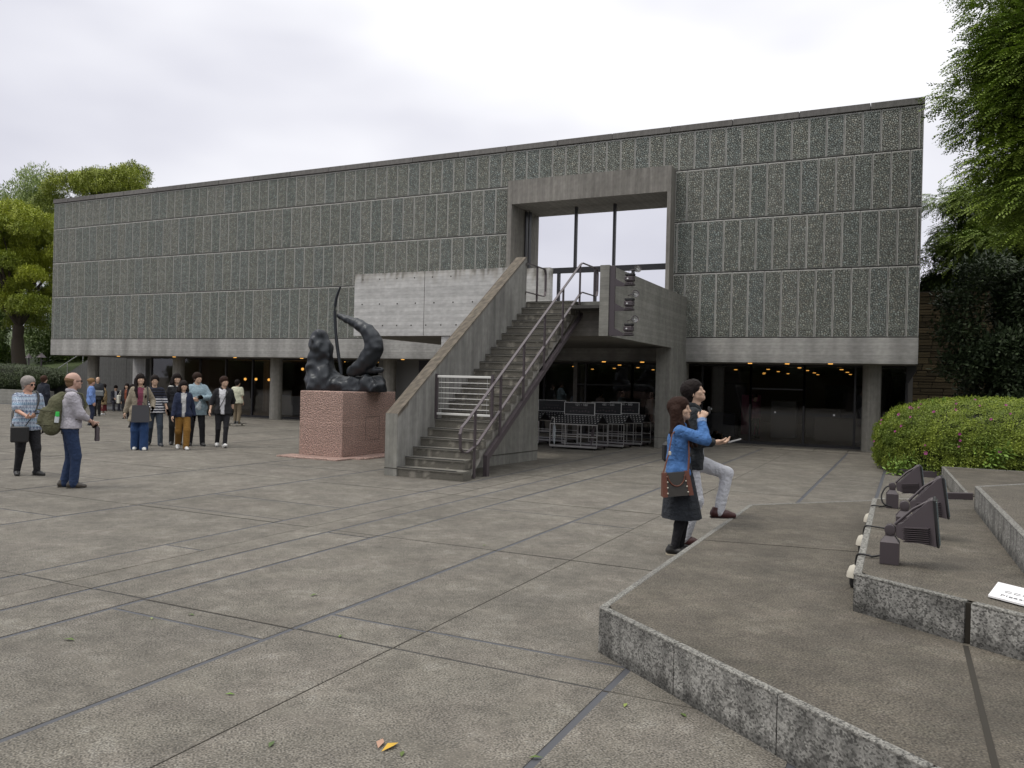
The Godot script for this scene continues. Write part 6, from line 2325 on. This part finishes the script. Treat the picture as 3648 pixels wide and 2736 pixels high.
	var young: Array = [
		{"h": 1.94, "at": Vector3(15.43, 0, 12.85), "turn": face, "g": .95, "sh": .14, "label": "woman with long black hair in open beige trench coat and wide blue jeans", "hair": "long", "haircolor": blk, "legs": Color(.022, .055, .16), "lw": 1.35, "cuff": 1.2, "top": Color(.29, .25, .19), "topname": "trench_coat", "hem": .66, "flare": 1.45, "off": .035, "inner": Color(.20, .05, .085), "open": .07, "shoes": Color(.6, .6, .58), "fl": Vector3(.1, 0, .12), "fr": Vector3(-.08, 0, -.05), "wr": Vector3(-.30, .86, -.05), "wl": Vector3(.27, .98, .12), "hy": 12.0, "hp": 6.0, "smile": true},
		{"h": 1.93, "at": Vector3(14.64, 0, 11.7), "turn": face + 8, "fringe": false, "label": "young man in navy shirt with white stripes below and grey jeans", "legs": Color(.05, .065, .09), "top": Color(1, 1, 1), "topmat": "striped", "upper": Color(.03, .032, .06), "upy": 1.19, "hem": .80, "sleeve": 1.15, "off": .03, "fl": Vector3(.1, 0, .22), "fr": Vector3(-.1, .02, -.2), "wl": Vector3(.26, .86, .16), "wr": Vector3(-.22, .86, -.06), "lean": Vector3(-.04, 0, .02), "hy": -4.0, "hp": -6.0, "smile": true, "shoes": Color(.03, .032, .04)},
		{"h": 1.97, "at": Vector3(14.78, 0, 11.1), "turn": face + 4, "label": "person in black sweater mostly hidden behind the woman in mustard trousers", "legs": Color(.03, .03, .03), "top": Color(.016, .017, .02), "upper": Color(.55, .55, .54), "upy": 1.43, "hem": .78, "sleeve": 1.5, "hair": "bob", "haircolor": blk, "hy": 6.0, "smile": true},
		{"h": 1.82, "at": Vector3(16.0, 0, 11.95), "turn": face + 4, "sh": .138, "g": .92, "label": "woman in navy denim jacket, white top and mustard brown trousers", "hair": "bob", "haircolor": blk, "legs": Color(.23, .115, .02), "lw": 1.25, "cuff": .95, "top": Color(.018, .024, .06), "topname": "denim_jacket", "inner": Color(.55, .55, .56), "open": .055, "hem": .80, "off": .03, "shoes": Color(.62, .62, .62), "fl": Vector3(.06, 0, .26), "fr": Vector3(-.08, .06, -.24), "wl": Vector3(.27, .84, -.06), "wr": Vector3(-.25, .83, .12), "hy": 6.0, "tr": 28.0},
		{"h": 2.0, "at": Vector3(15.46, 0, 10.98), "turn": face + 4, "label": "young man in pale blue hooded sweatshirt and black trousers holding a clear bag", "hair": "short", "haircolor": Color(.03, .018, .014), "legs": Color(.014, .014, .017), "top": Color(.30, .40, .46), "topname": "hoodie", "hem": .74, "flare": 1.1, "off": .045, "sleeve": 1.95, "wr": Vector3(-.12, 1.12, .24), "wl": Vector3(.1, 1.16, .26), "er": Vector3(-1, -.7, -.3), "el": Vector3(1, -.7, -.3), "fl": Vector3(.13, 0, .1), "fr": Vector3(-.14, 0, -.04), "hy": 30.0, "hp": 2.0, "smile": true},
		{"h": 1.96, "at": Vector3(16.26, 0, 10.8), "turn": face + 2, "label": "young man in black jacket over white T-shirt with white sneakers", "hair": "short", "haircolor": Color(.035, .018, .014), "legs": Color(.014, .014, .016), "lw": .85, "top": Color(.018, .018, .022), "topname": "jacket", "inner": Color(.66, .66, .70), "open": .07, "opx": -.03, "hem": .80, "off": .03, "sleeve": 1.3, "shoes": Color(.68, .68, .68), "sole": Color(.6, .6, .6), "fl": Vector3(.03, 0, .26), "fr": Vector3(-.10, .02, -.12), "wr": Vector3(-.30, .87, .08), "wl": Vector3(.24, .88, -.10), "tl": -18.0, "lean": Vector3(.03, 0, 0), "hy": 22.0, "hp": 6.0, "smile": true}]
	for q in young:
		q["cell"] = .023
		q["skin"] = asian
		q["group"] = grp
		person(q)
	var t0: Node3D = (young[0].j as Dictionary).T
	C = carried(t0, "tote_bag", "large dark grey tote bag carried by the woman in the trench coat", "bag")
	b = MB.new()
	b.col = Color(.045, .047, .052)
	var bo := Vector3(.02, .98, .27)
	b.hexa([bo + Vector3(-.22, -.24, .07), bo + Vector3(.22, -.24, .07), bo + Vector3(.22, -.24, -.05), bo + Vector3(-.22, -.24, -.05), bo + Vector3(-.2, .2, .035), bo + Vector3(.2, .2, .035), bo + Vector3(.2, .2, -.03), bo + Vector3(-.2, .2, -.03)])
	part(C, "body", b, M.leather)
	strap(C, "strap", [bo + Vector3(.16, .18, 0), Vector3(.19, 1.42, .2), Vector3(.17, 1.66, .06), Vector3(.18, 1.45, -.1)], .016, M.blackplastic)
	b = MB.new()
	for i in 9:
		var a := PI * i / 8.0
		pass
	strap(C, "handle", [bo + Vector3(-.12, .19, .03), bo + Vector3(-.06, .27, .04), bo + Vector3(.06, .27, .04), bo + Vector3(.12, .19, .03)], .012, M.blackplastic)
	var t4: Node3D = (young[4].j as Dictionary).T
	C = carried(t4, "plastic_bag", "small clear plastic bag held by the man in the pale blue hoodie", "bag")
	var pf := Fld.new(Vector3(-.2, .95, .15), Vector3(.25, 1.35, .5), .02)
	pf.cap(Vector3(0, 1.1, .32), Vector3(.03, 1.22, .33), .085, .05, .02)
	b = MB.new()
	pf.net(b)
	part(C, "bag", b, M.clear)
	var t5: Node3D = (young[5].j as Dictionary).T
	C = carried(t5, "sling_strap", "thin black strap across the chest of the man in the black jacket", "strap")
	strap(C, "strap", [Vector3(.12, 1.62, .02), Vector3(.08, 1.5, .16), Vector3(-.06, 1.2, .19), Vector3(-.17, .98, .13)], .018, M.blackplastic)
	# farther people
	var far: Array = [
		{"h": 1.70, "at": Vector3(9.43, .10, 3.37), "turn": 205.0, "label": "young man in pale yellow T-shirt seen from behind, standing on a skateboard", "legs": Color(.19, .15, .10), "lw": 1.2, "top": Color(.62, .62, .48), "hem": .80, "sleeve": .75, "off": .04, "fl": Vector3(.1, 0, .12), "fr": Vector3(-.1, 0, -.12), "hair": "short", "hy": -20.0},
		{"h": 1.74, "at": Vector3(.14, 0, 2.6), "turn": 40.0, "label": "bald man in grey jacket and black trousers beside the leftmost columns", "hair": "bald", "haircolor": Color(.1, .08, .07), "legs": Color(.012, .012, .014), "top": Color(.045, .05, .058), "topname": "jacket", "hem": .74, "off": .04},
		{"h": 1.42, "at": Vector3(-.74, 0, 1.6), "turn": -30.0, "label": "small woman in tan coat and dark red skirt beside the bald man", "skirt": .22, "legs": Color(.11, .012, .018), "flare": 1.1, "hose": Color(.3, .2, .15), "top": Color(.29, .21, .11), "topname": "coat", "hem": .58, "flare2": 1.2, "off": .04, "shoes": Color(.6, .6, .6)},
		{"h": 1.50, "at": Vector3(2.7, 0, 3.1), "turn": 30.0, "label": "woman in open black coat over a rust red top with a white tote bag", "hair": "bob", "legs": Color(.015, .015, .018), "top": Color(.016, .016, .02), "topname": "coat", "inner": Color(.22, .06, .03), "open": .05, "hem": .50, "off": .04, "flare": 1.3},
		{"h": 1.72, "at": Vector3(8.2, 0, 12.8), "turn": 35.0, "label": "woman in cream coat with dark hair behind the grey haired woman at the left edge", "hair": "long", "legs": Color(.5, .46, .42), "top": Color(.62, .56, .50), "topname": "coat", "hem": .5, "flare": 1.5, "off": .045, "inner": Color(.03, .03, .04), "open": .03},
		{"h": 1.78, "at": Vector3(5.2, 0, 8.6), "turn": 190.0, "label": "person in dark navy coat seen from behind near the ramp railing", "hair": "short", "haircolor": Color(.06, .035, .025), "legs": Color(.014, .015, .02), "top": Color(.014, .017, .03), "topname": "coat", "hem": .62, "off": .04, "skin": asian},
		{"h": 1.72, "at": Vector3(5.9, 0, 7.2), "turn": 150.0, "label": "woman with fair hair bun in light blue shirt behind the balding man", "hair": "bun", "haircolor": Color(.25, .16, .08), "legs": Color(.02, .03, .06), "top": Color(.17, .28, .60), "hem": .78, "off": .03, "skin": Color(.5, .3, .22)},
		{"h": 1.55, "at": Vector3(7.9, 0, 7.0), "turn": 120.0, "label": "person in bright red top just right of the balding man", "hair": "short", "legs": Color(.02, .02, .025), "top": Color(.42, .015, .02), "hem": .78, "off": .03}]
	for q in far:
		q["cell"] = .030
		if not q.has("skin"): q["skin"] = asian
		person(q)
	C = carried((far[1].j as Dictionary).T, "shoulder_bag", "grey messenger bag of the bald man", "bag")
	b = MB.new()
	b.col = Color(.16, .17, .18)
	b.bbox(Vector3(.12, 1.05, .2), Vector3(.36, .25, .1), .03)
	part(C, "pouch", b, M.leather)
	C = carried((far[3].j as Dictionary).T, "tote_bag", "white canvas tote bag of the woman in the black coat", "bag")
	b = MB.new()
	b.col = Color(.6, .59, .52)
	b.bbox(Vector3(-.3, .85, .06), Vector3(.1, .36, .3), .02)
	part(C, "sack", b, M.paintc)
	strap(C, "strap", [Vector3(-.3, 1.02, .14), Vector3(-.24, 1.24, .05), Vector3(-.3, 1.02, -.06)], .012, M.cream)
	var SB := thing("skateboard", "skateboard under the young man in the pale yellow shirt", "skateboard", Vector3(9.43, 0, 3.37), deg_to_rad(250))
	b = MB.new()
	b.bbox(Vector3(0, .095, 0), Vector3(.78, .014, .2), .005)
	part(SB, "deck", b, M.blackplastic)
	for x in [-.26, .26]:
		for z in [-.075, .075]:
			b = MB.new()
			b.lathe([Vector2(0, -.018), Vector2(.034, -.018), Vector2(.034, .018), Vector2(0, .018)], 12, Transform3D(Basis(Vector3.RIGHT, PI / 2), Vector3(x, .04, z)))
			part(SB, "wheel", b, M.cream)
	# someone sitting on a low bench by the ramp wall
	var sit := {"h": 1.68, "at": Vector3(-3.4, 0, -1.1), "turn": 60.0, "cell": .03, "label": "person in white shirt and dark clothes sitting on the low bench in the shade", "skin": asian, "hip": Vector3(0, .53, -.1), "fl": Vector3(.12, 0, .36), "fr": Vector3(-.12, 0, .34), "kl": Vector3(.1, 1, .6), "kr": Vector3(-.1, 1, .6), "wl": Vector3(.1, .68, .28), "wr": Vector3(-.1, .68, .28), "top": Color(.03, .03, .04), "inner": Color(.5, .5, .55), "open": .05, "hem": .45, "off": .03, "lean": Vector3(0, 0, .12), "hp": -18.0}
	person(sit)
	var BN := thing("bench", "low dark bench in the shade at the left end of the porch", "bench", Vector3(-3.5, 0, -1.2), deg_to_rad(60))
	b = MB.new()
	b.bbox(Vector3(0, .40, -.1), Vector3(1.5, .05, .4), .01)
	part(BN, "seat", b, M.rail)
	for x in [-.6, .6]:
		b = MB.new()
		b.box(Vector3(x - .03, 0, -.28), Vector3(x + .03, .374, .08))
		part(BN, "leg", b, M.rail)
	# visitors inside the lobby
	for q in [[20.6, -5.0, 1.70, Color(.35, .42, .5), 20.0, "visitor in pale blue shirt inside the lobby behind the racks"], [21.5, -5.6, 1.66, Color(.45, .38, .36), 160.0, "visitor in pale pink top inside the lobby"], [22.6, -5.2, 1.72, Color(.3, .36, .38), 80.0, "visitor in greenish grey shirt inside the lobby"], [23.6, -6.2, 1.64, Color(.5, .5, .5), 200.0, "visitor in white top at the lobby counter"], [28.0, -5.6, 1.70, Color(.2, .05, .1), 40.0, "visitor in dark pink top inside the right part of the lobby"]]:
		person({"h": q[2], "at": Vector3(q[0], .02, q[1]), "turn": q[4], "cell": .034, "label": q[5], "skin": asian, "top": q[3], "legs": Color(.03, .03, .035), "hem": .8, "off": .03, "group": "visitors inside the lobby"})

# ---------------------------------------------------------------- scene
func sky_picture() -> ImageTexture:
	var w := 1024
	var h := 512
	var im := Image.create(w, h, false, Image.FORMAT_RGBF)
	var a := FastNoiseLite.new()
	a.seed = 6; a.frequency = 1.1; a.fractal_octaves = 5
	var b := FastNoiseLite.new()
	b.seed = 9; b.frequency = .7; b.fractal_octaves = 3
	for y in h:
		var th := PI * (y + .5) / h
		var ey := cos(th)
		for x in w:
			var ph := TAU * (x + .5) / w
			var d := Vector3(sin(ph) * sin(th), ey, -cos(ph) * sin(th))
			var e := Vector3(d.x, d.y * 3.2, d.z)
			var c := .5 + .75 * a.get_noise_3dv(e * 1.4) + .5 * b.get_noise_3dv(e)
			# thinner cloud, and so more light, towards the front right
			var side := clampf(.5 + .62 * (d.x * .75 - d.z * .25), 0.0, 1.0)
			var v := .53 + .33 * clampf(c, 0, 1) + .32 * side
			v *= (1.0 + 1.7 * maxf(ey, 0.0)) / 1.42
			var grey := clampf(1.1 - v, 0.0, .5)
			im.set_pixel(x, y, Color(v * (1.0 - .10 * grey), v * (1.0 - .08 * grey), v * (1.0 + .20 * grey)))
	return ImageTexture.create_from_image(im)

func _ready() -> void:
	rng.seed = 2024
	var cam := Camera3D.new()
	cam.name = "camera"
	add_child(cam)
	cam.transform = Transform3D(Basis(Vector3.UP, .455185) * Basis(Vector3.RIGHT, -.001873) * Basis(Vector3.BACK, .024464), Vector3(33.5211, 2.0042, 27.6904))
	cam.fov = 50.57
	cam.near = .05
	cam.far = 900.0
	cam.current = true
	var we := WorldEnvironment.new()
	we.name = "world"
	var env := Environment.new()
	env.background_mode = Environment.BG_SKY
	var sky := Sky.new()
	var sm := PanoramaSkyMaterial.new()
	sm.panorama = sky_picture()
	sm.energy_multiplier = 1.0
	sky.sky_material = sm
	env.sky = sky
	env.tonemap_mode = Environment.TONE_MAPPER_LINEAR
	env.tonemap_exposure = 1.08
	env.sdfgi_enabled = true
	env.ssao_enabled = true
	env.ssil_enabled = true
	we.environment = env
	add_child(we)
	var sun := DirectionalLight3D.new()
	sun.name = "sun"
	sun.light_energy = .42
	sun.light_angular_distance = 18.0
	sun.light_color = Color(1, .97, .92)
	sun.shadow_enabled = true
	sun.basis = Basis.looking_at(Vector3(.45, -1.0, -.35))
	add_child(sun)
	make_materials()
	plaza()
	museum()
	stair()
	platforms()
	sculpture()
	greenery()
	platform_things()
	racks()
	crowd()
